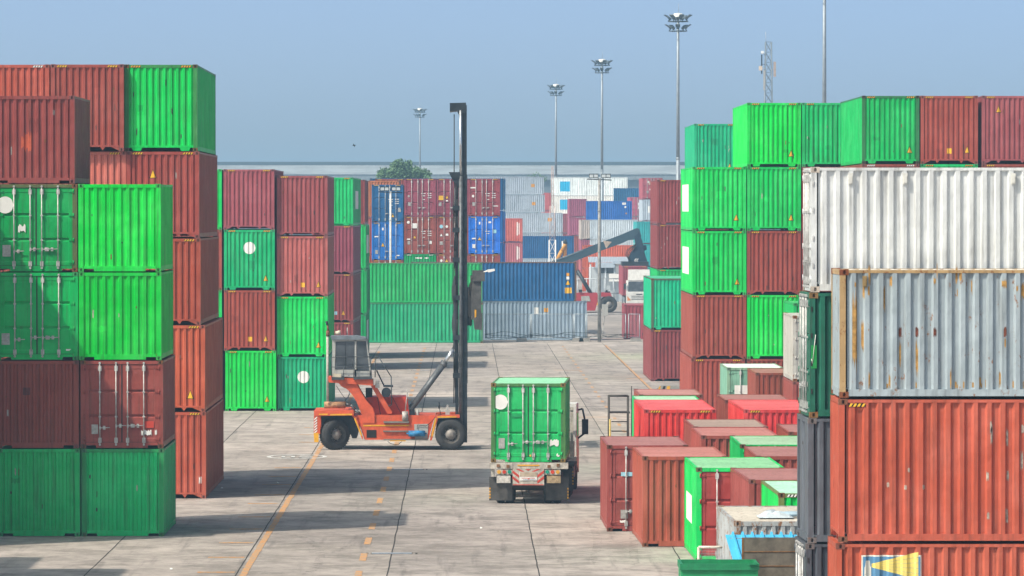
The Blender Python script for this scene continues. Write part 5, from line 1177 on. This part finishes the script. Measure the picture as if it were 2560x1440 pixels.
def lamp_post(label, px, Y, top, w, heads, m, box=False):
    x = gx(px, Y); t = thing('lamp_post', label, 'lamp post', (x, Y, 0)); h = gz(top, Y)
    q = MB(); q.tube((0, 0, 0), (0, 0, h), w, 10, r2=w*.72)
    for z in (h*.3, h*.55, h*.8): q.tube((0, 0, z), (0, 0, z + .06), w*1.08, 10)
    put('pole', q, m, t)
    q = MB(); q.tube((-.9, 0, h - .05), (.9, 0, h - .12), .04, 6); put('crossarm', q, DKMETAL, t)
    for dx in heads:
        q = MB(); q.box(dx - .34, dx + .34, -.16, .06, h + .02, h + .34); o = put('floodlight', q, DKMETAL, t)
        q = MB(); q.box(dx - .30, dx - .03, -.172, -.161, h + .07, h + .28); q.box(dx + .03, dx + .30, -.172, -.161, h + .07, h + .28); put('lens', q, mat('lamp_lens', (.55, .60, .62), .2), o)
    if box:
        q = MB(); q.box(.18, .62, -.22, .02, 1.9, 2.75); put('switch_box', q, PLATE, t); q = MB(); q.path([(.4, -.1, 1.9), (.3, -.08, 1.2), (.16, -.1, .2)], .03, 6); put('conduit', q, PLATE, t)
lamp_post('weathered grey lamp post with two double floodlights at the wire fence', 1498.5, 365.0, 446, .135, (-.42, .48), POLE, True)
lamp_post('white perforated lamp post with two floodlights in front of the blue doors', 976.5, 379.0, 478, .10, (-.46, .42), mat('white_pole', (.62, .63, .60), .6, 0, .15, .2))
# yellow water barriers
YB = mat('yellow_barrier', (.78, .44, .02), .6, 0, .12, .15, 2); Yq = 505.0
for k, (a, b_, lab) in enumerate(((1445, 1474, 'yellow plastic barrier, leftmost beyond the fence'), (1476, 1502, 'yellow plastic barrier in the middle beyond the fence, behind the lamp post'), (1510, 1526, 'yellow plastic barrier, rightmost of three beyond the fence'))):
    x0_, x1_ = gx(a, Yq), gx(b_, Yq); t = thing('road_barrier', lab, 'barrier', (x0_, Yq, 0), 0, 'yellow barriers'); w = x1_ - x0_
    q = MB(); q.prism([(0, 0), (w, 0), (w - .06, .62), (w - .12, .95), (.12, .95), (.06, .62)], .1, .4); put('shell', q, YB, t)
    q = MB(); q.box(.05, w - .05, 0, .5, 0, .18); put('foot', q, YB, t)
# concrete kerb block with yellow-black paint
xk = gx(1635, 262.0); t = thing('kerb_block', 'concrete kerb block painted yellow and black at the right lane edge', 'barrier', (xk, 262.0, 0))
q = MB(); q.prism([(0, 0), (1.7, 0), (1.7, .42), (.35, .42), (.1, .22)], 0, .5); put('block', q, PLINTH, t)
for k in range(3):
    q = MB(); q.prism([(.12 + .25*k, .02), (.30 + .25*k, .02), (.36 + .25*k, .40), (.30 + .2*k, .40)], -.006, -.002); put('paint_band', q, LOYEL if k % 2 == 0 else BLK, t)
# low workshop
Yw = 524.0; SWk = FPX / Yw
def kp(zx, zy): return ((1360 + zx/6 - VX) / SWk, CAM_H - (560 + zy/6 - HY) / SWk)
ws = thing('workshop', 'low grey workshop with pale corrugated roof beyond the fence', 'building', (0, Yw, 0))
WSW = mat('workshop_wall', (.50, .55, .58), .7, 0, .12, .2); WSR = mat('workshop_roof', (.42, .50, .58), .6, 0, .1, .15)
q = MB(); x0_, x1_ = kp(700, 0)[0], kp(1265, 0)[0]; q.box(x0_, x1_, 1.2, 7, 0, kp(0, 655)[1]); put('wall', q, WSW, ws)
q = MB(); k = 26; P = (x1_ - x0_ + .4) / k
for i in range(k):
    x = x0_ - .2 + i*P + (.55 if False else 0); za, zb_ = kp(0, 575)[1], kp(0, 495)[1]
    q.quad((x, 0, za), (x + P*.7, 0, za), (x + P*.7, 3.2, zb_), (x, 3.2, zb_)); q.quad((x + P*.7, 0, za), (x + P, 0, za - .05), (x + P, 3.2, zb_ - .05), (x + P*.7, 3.2, zb_))
put('roof', q, WSR, ws)
q = MB(); q.box(kp(770, 0)[0], kp(1060, 0)[0], -.05, .05, kp(0, 655)[1], kp(0, 578)[1]); put('fascia', q, WSR, ws)
q = MB(); q.box(kp(850, 0)[0], kp(1060, 0)[0], 1.15, 1.19, kp(0, 740)[1], kp(0, 660)[1]); put('window', q, GLASS, ws)
q = MB(); q.box(kp(1068, 0)[0], kp(1180, 0)[0], .4, 1.1, kp(0, 740)[1], kp(0, 600)[1]); q.box(kp(975, 0)[0], kp(1175, 0)[0], -.2, .1, kp(0, 862)[1], kp(0, 745)[1]); put('white_board', q, WHT, ws)
q = MB(); q.box(kp(1035, 0)[0], kp(1210, 0)[0], -.1, 1.2, kp(0, 598)[1], kp(0, 555)[1]); put('canopy', q, WSR, ws)
for zx in (700, 925, 1060):
    q = MB(); q.tube((kp(zx, 0)[0], .3, 0), (kp(zx, 0)[0], .3, kp(0, 600)[1]), .09, 8); put('post', q, WSW, ws)
Yrl = 500.0
rl = thing('guard_rail', 'pale steel pipe guard rail behind the yellow barriers', 'railing', (0, Yrl, 0)); x0_, x1_ = gx(1444, Yrl), gx(1556, Yrl)
for z in (1.3, 2.75):
    q = MB(); q.tube((x0_, 0, z), (x1_, 0, z), .05, 6); put('rail', q, FEN, rl)
for i in range(6):
    x = x0_ + (x1_ - x0_)*i/5; q = MB(); q.tube((x, 0, 0), (x, 0, 2.75), .05, 6); put('post', q, FEN, rl)
# knuckle crane arm
Yo = 560.0; so = FPX/Yo
def op(zx, zy): return ((1360 + zx/6 - VX) / so, CAM_H - (560 + zy/6 - HY) / so)
oc = thing('knuckle_crane', 'small orange knuckle crane arm in front of the navy container', 'crane', (0, Yo, 0)); OCM = mat('crane_orange', (.62, .30, .05), .5)
q = MB()
for a, b_, r in (((200, 530), (265, 405), .22), ((265, 405), (325, 300), .20)): A, B = op(*a), op(*b_); q.tube((A[0], 0, A[1]), (B[0], 0, B[1]), r, 8)
put('arm', q, OCM, oc)
q = MB(); A = op(312, 480); B = op(320, 290); q.tube((A[0], .2, .5), (B[0], .2, A[1]), .35, 8); q.tube((A[0], .2, A[1]), (B[0], .2, B[1]), .22, 8); put('column', q, OCM, oc)
q = MB(); A, B = op(325, 300), op(310, 235); q.tube((A[0], 0, A[1]), (B[0], 0, B[1]), .2, 8); put('jib_tip', q, DKMETAL, oc)

# ------------------------------------------------------------------ lattice masts, light masts
WSTEEL = mat('pale_mast_steel', (.50, .53, .55), .5, .2, .15, .15, 4)
def lattice(parent, name, h0, h1, w0, w1, seg, r, m, brace='brace'):
    q = MB(); L_ = []
    for sx, sy in ((-1, -1), (1, -1), (1, 1), (-1, 1)):
        qq = MB(); qq.tube((sx*w0/2, sy*w0/2, h0), (sx*w1/2, sy*w1/2, h1), r, 6); put('leg', qq, m, parent)
    for i in range(seg):
        f0, f1 = i/seg, (i+1)/seg; z0, z1 = h0 + (h1-h0)*f0, h0 + (h1-h0)*f1; a, b_ = (w0 + (w1-w0)*f0)/2, (w0 + (w1-w0)*f1)/2
        for (px, py), (qx, qy) in zip(((-1,-1),(1,-1),(1,1),(-1,1)), ((1,-1),(1,1),(-1,1),(-1,-1))):
            q.tube((px*a, py*a, z0), (qx*b_, qy*b_, z1), r*.6, 4, caps=False); q.tube((qx*a, qy*a, z0), (px*b_, py*b_, z1), r*.45, 4, caps=False); q.tube((px*b_, py*b_, z1), (qx*b_, qy*b_, z1), r*.5, 4, caps=False)
    o = put('bracing', q, m, parent); o['kind'] = 'stuff'
Yl = 500.0; TOWM = mat('tower_blue_grey', (.17, .21, .25), .5, .2, .15, .15, 4)
lt = thing('antenna_tower', 'grey lattice antenna tower rising behind the bright green skyline container', 'tower', (gx(1921, Yl), Yl, 0)); ht = gz(105, Yl)
lattice(lt, 'leg', 0, ht, 1.25, .58, 26, .058, TOWM)
q = MB(); q.tube((-.25, 0, ht), (-.28, 0, ht + 1.0), .02, 5); put('lightning_rod', q, WSTEEL, lt)
for (x, y_, z, w, h, m) in ((-.42, -.3, 22.6, .20, 2.0, PLATE), (.62, -.2, 23.7, .24, .75*2, mat('antenna_buff', (.42, .34, .30))), (-.80, -.3, 23.8, .34, .45, mat('antenna_cream', (.62, .52, .42))), (-.66, .2, 24.2, .12, 1.9, DKMETAL)):
    q = MB(); q.box(x - w/2, x + w/2, y_ - .1, y_ + .1, z - h/2, z + h/2); q.tube((x, y_, z), (0 if abs(x) < .3 else math.copysign(.3, x), 0, z), .03, 5); put('panel_antenna', q, m, lt)
q = MB(); q.tube((-.62, -.25, 25.3), (-.62, -.40, 25.4), .12, 10, r2=.18); q.tube((-.6, -.2, 25.3), (-.3, 0, 25.1), .03, 5); put('dish_antenna', q, WSTEEL, lt)
Ym = 440.0
ls = thing('radio_mast', 'slim white lattice mast in front of the far grey tower', 'tower', (gx(1381, Ym), Ym, 0))
lattice(ls, 'leg', 0, gz(600, Ym), .62, .56, 6, .045, WHT); lattice(ls, 'leg', gz(600, Ym), gz(515, Ym), .46, .42, 4, .03, mat('mast_rose', (.50, .38, .36))); lattice(ls, 'leg', gz(515, Ym), gz(415, Ym), .24, .12, 8, .025, mat('mast_rose', (.50, .38, .36)))
MASTM = mat('mast_galvanised', (.30, .345, .38), .5, .3, .15, .1, 2); LAMPM = mat('floodlight_dark', (.10, .13, .155), .5, .2)
fm = MB(); fm.box(-.24, .24, 0, .56, -.035, .035); fm.box(-.15, .15, -.18, .02, -.12, .05); fm.box(-.03, .03, -.2, -.1, -.4, -.1)
FMESH = fm.mesh('floodlight', [LAMPM])
def high_mast(label, px, Y, top, ht=30.0, nl=8):
    t = thing('high_mast_light', label, 'light mast', (gx(px, Y), Y, 0), 0, 'high mast lights over the yard')
    q = MB(); q.tube((0, 0, 0), (0, 0, ht*.5), .27, 12, r2=.20); q.tube((0, 0, ht*.5), (0, 0, ht), .195, 12, r2=.13); q.tube((0, 0, ht*.5 - .1), (0, 0, ht*.5 + .1), .225, 12); put('pole', q, MASTM, t)
    for j, (zr, rr_) in enumerate(((ht - .75, 1.0), (ht - 1.75, .9))):
        q = MB(); ps = [(rr_*math.cos(2*math.pi*i/16), rr_*math.sin(2*math.pi*i/16), zr) for i in range(17)]; q.path(ps, .05, 6)
        for i in range(4): q.tube((0, 0, zr), ps[i*4], .04, 5)
        rg = put('ring', q, LAMPM, t)
        for i in range(nl if j == 0 else nl - 3):
            a = 2*math.pi*(i + .3 + j*.4) / (nl if j == 0 else nl - 3)
            link('floodlight', FMESH, rg, None, (rr_*1.0*math.cos(a), rr_*math.sin(a), zr + .38), (R(32), 0, a - math.pi/2))
    q = MB(); prof = [(.62, 0), (.60, .22), (.42, .38), (.02, .44)]; rings = [q.pts([(r*math.cos(2*math.pi*i/18), r*math.sin(2*math.pi*i/18), ht - .3 + z) for i in range(18)]) for r, z in prof]
    for A, B in zip(rings[:-1], rings[1:]):
        for i in range(18): q.face((A[i], A[(i+1) % 18], B[(i+1) % 18], B[i]), 0, True)
    put('dome', q, mat('dome_white', (.68, .69, .65), .5, 0, .1, .1), t)
    q = MB(); q.tube((.05, 0, ht + .1), (.05, 0, ht + 1.1), .025, 5); put('lightning_rod', q, MASTM, t)
for lab, px, top in (('small distant light mast above the big tree', 1050, 272), ('light mast second from the left, above the grey tower', 1390, 212), ('light mast third from the left, in front of the white far containers', 1505, 150), ('tallest-looking light mast with its whole head showing, left of the antenna tower', 1695, 36)):
    s_ = (HY - top) / (30.0 - CAM_H); high_mast(lab, px, FPX / s_, top)
high_mast('light mast with its head above the photo, right of the antenna tower', 2061, 430.0, 0)

# ------------------------------------------------------------------ far warehouse, trees
Yv = 1120.0
wh = thing('warehouse', 'long hazy pale-roofed warehouse behind the whole yard', 'building', (0, Yv, 0))
q = MB(); q.box(-150, 150, 0, 70, 0, 16.4); put('wall', q, mat('warehouse_wall', (.14, .17, .20), .7, 0, .08, .1, .05), wh)
q = MB(); q.prism([(-152, 16.4), (152, 16.4), (152, 17.6), (-152, 17.6)], -.8, 0); put('eave', q, mat('warehouse_eave', (.22, .26, .29), .7), wh)
q = MB(); k = 150
for i in range(k):
    x = -152 + 304*i/k; w = 304/k
    q.quad((x, -1.0, 17.6), (x + w*.85, -1.0, 17.6), (x + w*.85, 30, 19.9), (x, 30, 19.9)); q.quad((x + w*.85, -1.0, 17.6), (x + w, -1.0, 17.63), (x + w, 30, 19.93), (x + w*.85, 30, 19.9))
put('roof', q, mat('warehouse_roof', (.33, .37, .39), .6, 0, .3, .2, .12), wh)
q = MB(); q.box(-152, 152, 30, 33, 19.4, 20.7); put('ridge_vent', q, mat('ridge_dark', (.07, .10, .13), .7), wh)
for i in range(9):
    x = -100 + 25*i; q = MB(); q.tube((x, -.9, 0), (x + 3.5, -.9, 16.3), .35, 6); put('buttress', q, mat('warehouse_eave', (.55, .60, .62)), wh)
LEAF = None
def leaf_mat():
    m, nt, b = nodes_of('foliage'); oi = N(nt, 'ShaderNodeObjectInfo'); geo = N(nt, 'ShaderNodeNewGeometry')
    c = mixc(nt, noise(nt, geo.outputs['Position'], 1.1, 4), (.045, .11, .045), (.12, .22, .085)); nt.links.new(c, b.inputs['Base Color']); b.inputs['Roughness'].default_value = .7
    return m
LEAF = leaf_mat(); BARK = mat('bark', (.10, .075, .055), .9)
def tree(label, px, Y, zt, clumps, n, sz=.16):
    t = thing('tree', label, 'tree', (gx(px, Y), Y, 0)); rr = random.Random(int(px))
    q = MB(); base = min(c[2] - c[3] for c in clumps); q.tube((0, 0, 0), (.1, 0, base + 1.2), .28, 10, r2=.16)
    for (x, y_, z, r) in clumps: q.tube((.1, 0, base + .6), (x, y_, z), .10, 6, r2=.03)
    put('trunk', q, BARK, t)
    q = MB()
    for (x, y_, z, r) in clumps:
        for i in range(int(n * r * r)):
            v = Vector((rr.gauss(0, 1), rr.gauss(0, 1), rr.gauss(0, 1))).normalized() * r * (rr.random() ** .33) * rr.uniform(.82, 1.1)
            c = Vector((x + v.x, y_ + v.y, z + v.z*.88)); u = Vector((rr.gauss(0, 1), rr.gauss(0, 1), rr.gauss(0, 1))).normalized(); w = u.orthogonal().normalized(); s = sz * rr.uniform(.6, 1.3)
            q.quad(c - u*s, c + w*s*.6, c + u*s, c - w*s*.6)
    put('crown', q, LEAF, t)
rr = random.Random(3); cl = []
for (px, py, r) in ((1005, 420, 1.15), (985, 432, 1.15), (960, 440, .95), (1030, 430, 1.0), (1055, 440, .95), (1003, 445, 1.3), (975, 452, 1.0), (1045, 455, 1.1), (945, 455, .75), (1072, 452, .7), (1020, 410, .6), (990, 412, .75), (1010, 470, 1.4)):
    for k in range(3): cl.append((gx(px, 560) - gx(1005, 560) + rr.uniform(-.4, .4), rr.uniform(-1.5, 1.5), gz(py, 560) + rr.uniform(-.3, .3), r*rr.uniform(.6, .95)))
tree('bushy round-topped tree rising above the far maroon columns', 1005, 560.0, 15, cl, 300)
tree('small treetop peeping above the far grey tower', 1341, 760.0, 14, [(0, 0, 14.6, .9), (-.9, .3, 14.2, .8), (1.0, .2, 14.3, .7), (.2, .2, 13.4, 1.0)], 160, .13)

# ------------------------------------------------------------------ small things in the near yard at the right
# white peeling container with corrugated front
nX, nY = gx(1836, 113.0), 113.0
container('white peeling container with flaking roof behind the blue awning', (.40, .43, .44), nX, nY, 0, rust=.80, rz=R(.8), roof=(.50, .46, .39), cast=(.34, .27, .22), n=10, group=GE)
q = MB()
for k, (y_, l) in enumerate(((1.3, 1.3), (1.45, 1.2), (1.62, 1.4))): q.tube((nX + 1.05 + .1*k, nY + y_, 2.66), (nX + 1.05 + l, nY + y_ + .2, 2.66), .055, 10)
tag(put('plastic_pipes', q, mat('blue_grey_pvc', (.30, .42, .50), .5)), 'bundle of blue-grey plastic pipes lying on the white peeling roof', 'pipes')
q = MB(); rr = random.Random(8); k = 9
grid = [[(nX + .62 + .10*i + rr.uniform(-.02, .02), nY + 1.0 + .14*j, 2.60 + (.16*math.sin(math.pi*i/(k-1))*math.sin(math.pi*j/(k-1)))*rr.uniform(.5, 1.4)) for i in range(k)] for j in range(k)]
for j in range(k-1):
    for i in range(k-1): q.quad(grid[j][i], grid[j][i+1], grid[j+1][i+1], grid[j+1][i])
tag(put('crumpled_sheet', q, mat('pale_tarpaulin', (.52, .60, .64), .5)), 'crumpled pale sheet beside the pipes on the white peeling roof', 'tarpaulin')
# blue corrugated awning
aw = thing('awning', 'bright blue corrugated sheet awning in front of the white peeling container', 'awning', (0, 0, 0)); AWB = mat('awning_blue', (.07, .42, .68), .4, 0, .12, .25, 3)
x0_, x1_ = gx(1816, 110.5), gx(2010, 110.5); zt, zb_ = 2.42, 1.86; q = MB(); k = 8; P = (x1_ - x0_) / k
for i in range(k):
    x = x0_ + i*P
    for (f0, d0), (f1, d1) in zip(((0, 0), (.62, 0), (.72, .07), (.88, .07)), ((.62, 0), (.72, .07), (.88, .07), (1, 0))):
        q.quad((x + f0*P + .12, 109.4, zb_ + d0), (x + f1*P + .12, 109.4, zb_ + d1), (x + f1*P, 110.9, zt + d1), (x + f0*P, 110.9, zt + d0))
put('roof_sheet', q, AWB, aw)
for x in (x0_ + .2, x0_ + .42):
    q = MB(); q.tube((x, 109.6, 0), (x, 109.6, 1.93), .035, 8); put('post', q, WHT, aw)
q = MB(); q.box(x0_ + .1, x1_, 110.7, 110.8, 2.28, 2.36); q.box(x0_ + .2, x1_, 109.55, 109.62, 1.78, 1.84); put('purlin', q, POLE, aw)
# weathered board wall
bw = thing('board_wall', 'weathered grey-brown board screen with rusty seams at the bottom edge', 'screen', (0, 0, 0)); BWM = mat('weathered_board', (.17, .145, .115), .85, 0, .45, .5, 2.2); BX0, BX1, BY = gx(1859, 108.0), gx(2010, 108.0), 108.0
zc = gz(1345, BY)
for k in range(5):
    q = MB(); q.box(BX0, BX1, BY, BY + .05, zc - .31*(k+1) + .008, zc - .31*k); put('board', q, BWM, bw)
    q = MB(); q.box(BX0, BX1, BY - .012, BY + .01, zc - .31*(k+1) - .006, zc - .31*(k+1) + .014); put('seam_strip', q, mat('seam_rust', (.24, .12, .05), .9, 0, .4, .4, 10), bw)
q = MB(); q.box(BX0 - .03, BX0 + .01, BY - .01, BY + .06, 0, zc); put('edge_post', q, mat('seam_rust', (.24, .12, .05)), bw)
# white pipe frame gate
Yg_ = 117.2; gt = thing('pipe_gate', 'white rusty pipe frame gate with wire mesh before the red doors', 'gate', (0, Yg_, 0)); GX0, GX1 = gx(1747, Yg_), gx(1822, Yg_); zt = gz(1369, Yg_)
q = MB(); q.path([(GX0, 0, 0), (GX0, 0, zt), (GX1, 0, zt), (GX1, 0, 0)], .032, 8); q.tube((GX0, 0, .15), (GX1, 0, .15), .03, 8); put('pipe_frame', q, mat('rusty_white_pipe', (.58, .54, .47), .6, 0, .3, .5, 9), gt)
q = MB()
for i in range(22):
    x = GX0 + (GX1 - GX0)*i/21; q.tube((x, 0, .15), (x, 0, zt), .003, 3, caps=False); z = .15 + (zt - .15)*i/21; q.tube((GX0, 0, z), (GX1, 0, z), .003, 3, caps=False)
put('wire_mesh', q, FEN, gt)['kind'] = 'stuff'
# green skip at the bottom edge
Yk_ = 106.2; sk = thing('skip_bin', 'green steel skip with a lipped rim at the bottom edge', 'skip', (gx(1701, Yk_), Yk_, 0)); wk = gx(1899, Yk_) - gx(1701, Yk_); zt = gz(1411, Yk_); SKM = mat('skip_green', (.02, .30, .11), .5, 0, .2, .35, 4)
q = MB(); q.prism([(.05, 0), (wk - .05, 0), (wk - .02, zt - .12), (.02, zt - .12)], .05, 1.35); put('body', q, SKM, sk)
q = MB(); q.box(0, wk, 0, .06, zt - .13, zt); q.box(0, wk, 1.34, 1.40, zt - .13, zt); q.box(0, .06, .06, 1.34, zt - .13, zt); q.box(wk - .06, wk, .06, 1.34, zt - .13, zt); q.box(wk - .22, wk - .05, -.05, .0, zt - .02, zt + .02); put('rim', q, mat('skip_green_dark', (.015, .22, .09), .5, 0, .2, .3, 6), sk)
# steel access platform with ladder
Yp_ = 172.0; pf = thing('access_platform', 'dark steel access platform with a ladder left of the bright red container', 'platform', (0, Yp_, 0)); PX0, PX1 = gx(1523, Yp_), gx(1571, Yp_); PM = mat('platform_steel', (.07, .065, .06), .7, .2, .3, .4); PZ = gz(1030, Yp_); PT = gz(991, Yp_)
for x, yy in ((PX0, 0), (PX1, 0), (PX0, .8), (PX1, .8)):
    q = MB(); q.tube((x, yy, 0), (x, yy, PT), .028, 6); put('post', q, PM, pf)
q = MB(); q.box(PX0, PX1 + .06, 0, .8, PZ - .05, PZ); put('deck', q, PM, pf)
q = MB(); q.path([(PX0, 0, PT), (PX1, 0, PT), (PX1, .8, PT), (PX0, .8, PT), (PX0, 0, PT)], .025, 6); put('top_rail', q, PM, pf)
for k in range(7):
    z = PZ - .33*(k+1); q = MB(); q.box(PX0 + .08, PX1, -.02, .06, z - .025, z + .012); put('rung', q, PM, pf)
q = MB(); q.tube((PX0 + .03, -.03, 0), (PX0 + .03, -.03, PZ - .25), .035, 6); put('yellow_stile', q, mat('stile_yellow', (.62, .50, .16), .6), pf)
q = MB(); q.tube((PX1 + .12, .2, 0), (PX1 + .12, .2, PT + .35), .018, 5); put('whip_post', q, PM, pf)
# birds
for lab, px, py, Y in (('small dark bird in flight left of the mast', 886, 364, 300.0), ):
    b_ = thing('bird', lab, 'bird', (gx(px, Y), Y, gz(py, Y))); q = MB(); q.tube((-.10, 0, .0), (.10, 0, .03), .03, 6, r2=.015); put('body', q, DKMETAL, b_)
    q = MB(); q.prism([(-.05, .02), (.05, .03), (-.09, .12)], -.18, .0); q.prism([(-.05, .02), (.05, .03), (.02, -.10)], .0, .18); put('wings', q, DKMETAL, b_)
# litter
for lab, px, py in (('pale scrap of litter beside the tall left stack', 553, 1221), ('pale scrap of litter at the photo bottom left of the dashed line', 424, 1424), ('pale scrap of litter between the lane line and the dashes', 690, 1208), ('pale scrap of litter right of the crack near the truck', 1205, 1322)):
    y_ = FPX * CAM_H / (py - HY); s_ = .07; q = MB(); q.prism([(0, .006), (s_, .006), (s_*.8, .03), (s_*.3, .045)], 0, s_*.9)
    tag(put('litter_scrap', q, WHT, None, (gx(px, y_), y_, 0), (0, 0, random.uniform(0, 6))), lab, 'litter', 'litter scraps')

# ------------------------------------------------------------------ haze
hz_ = MB(); hz_.box(-1600, 1600, -260, 3050, -1.0, 36.0)
hm = bpy.data.materials.new('haze'); hm.use_nodes = True; nt = hm.node_tree; nt.nodes.clear()
pv = nt.nodes.new('ShaderNodeVolumePrincipled'); pv.inputs['Color'].default_value = (.44, .74, 1.0, 1); pv.inputs['Density'].default_value = 0.00042; pv.inputs['Anisotropy'].default_value = 0.0
om = nt.nodes.new('ShaderNodeOutputMaterial'); nt.links.new(pv.outputs[0], om.inputs['Volume'])
hzo = put('haze', hz_, hm); hzo['kind'] = 'stuff'
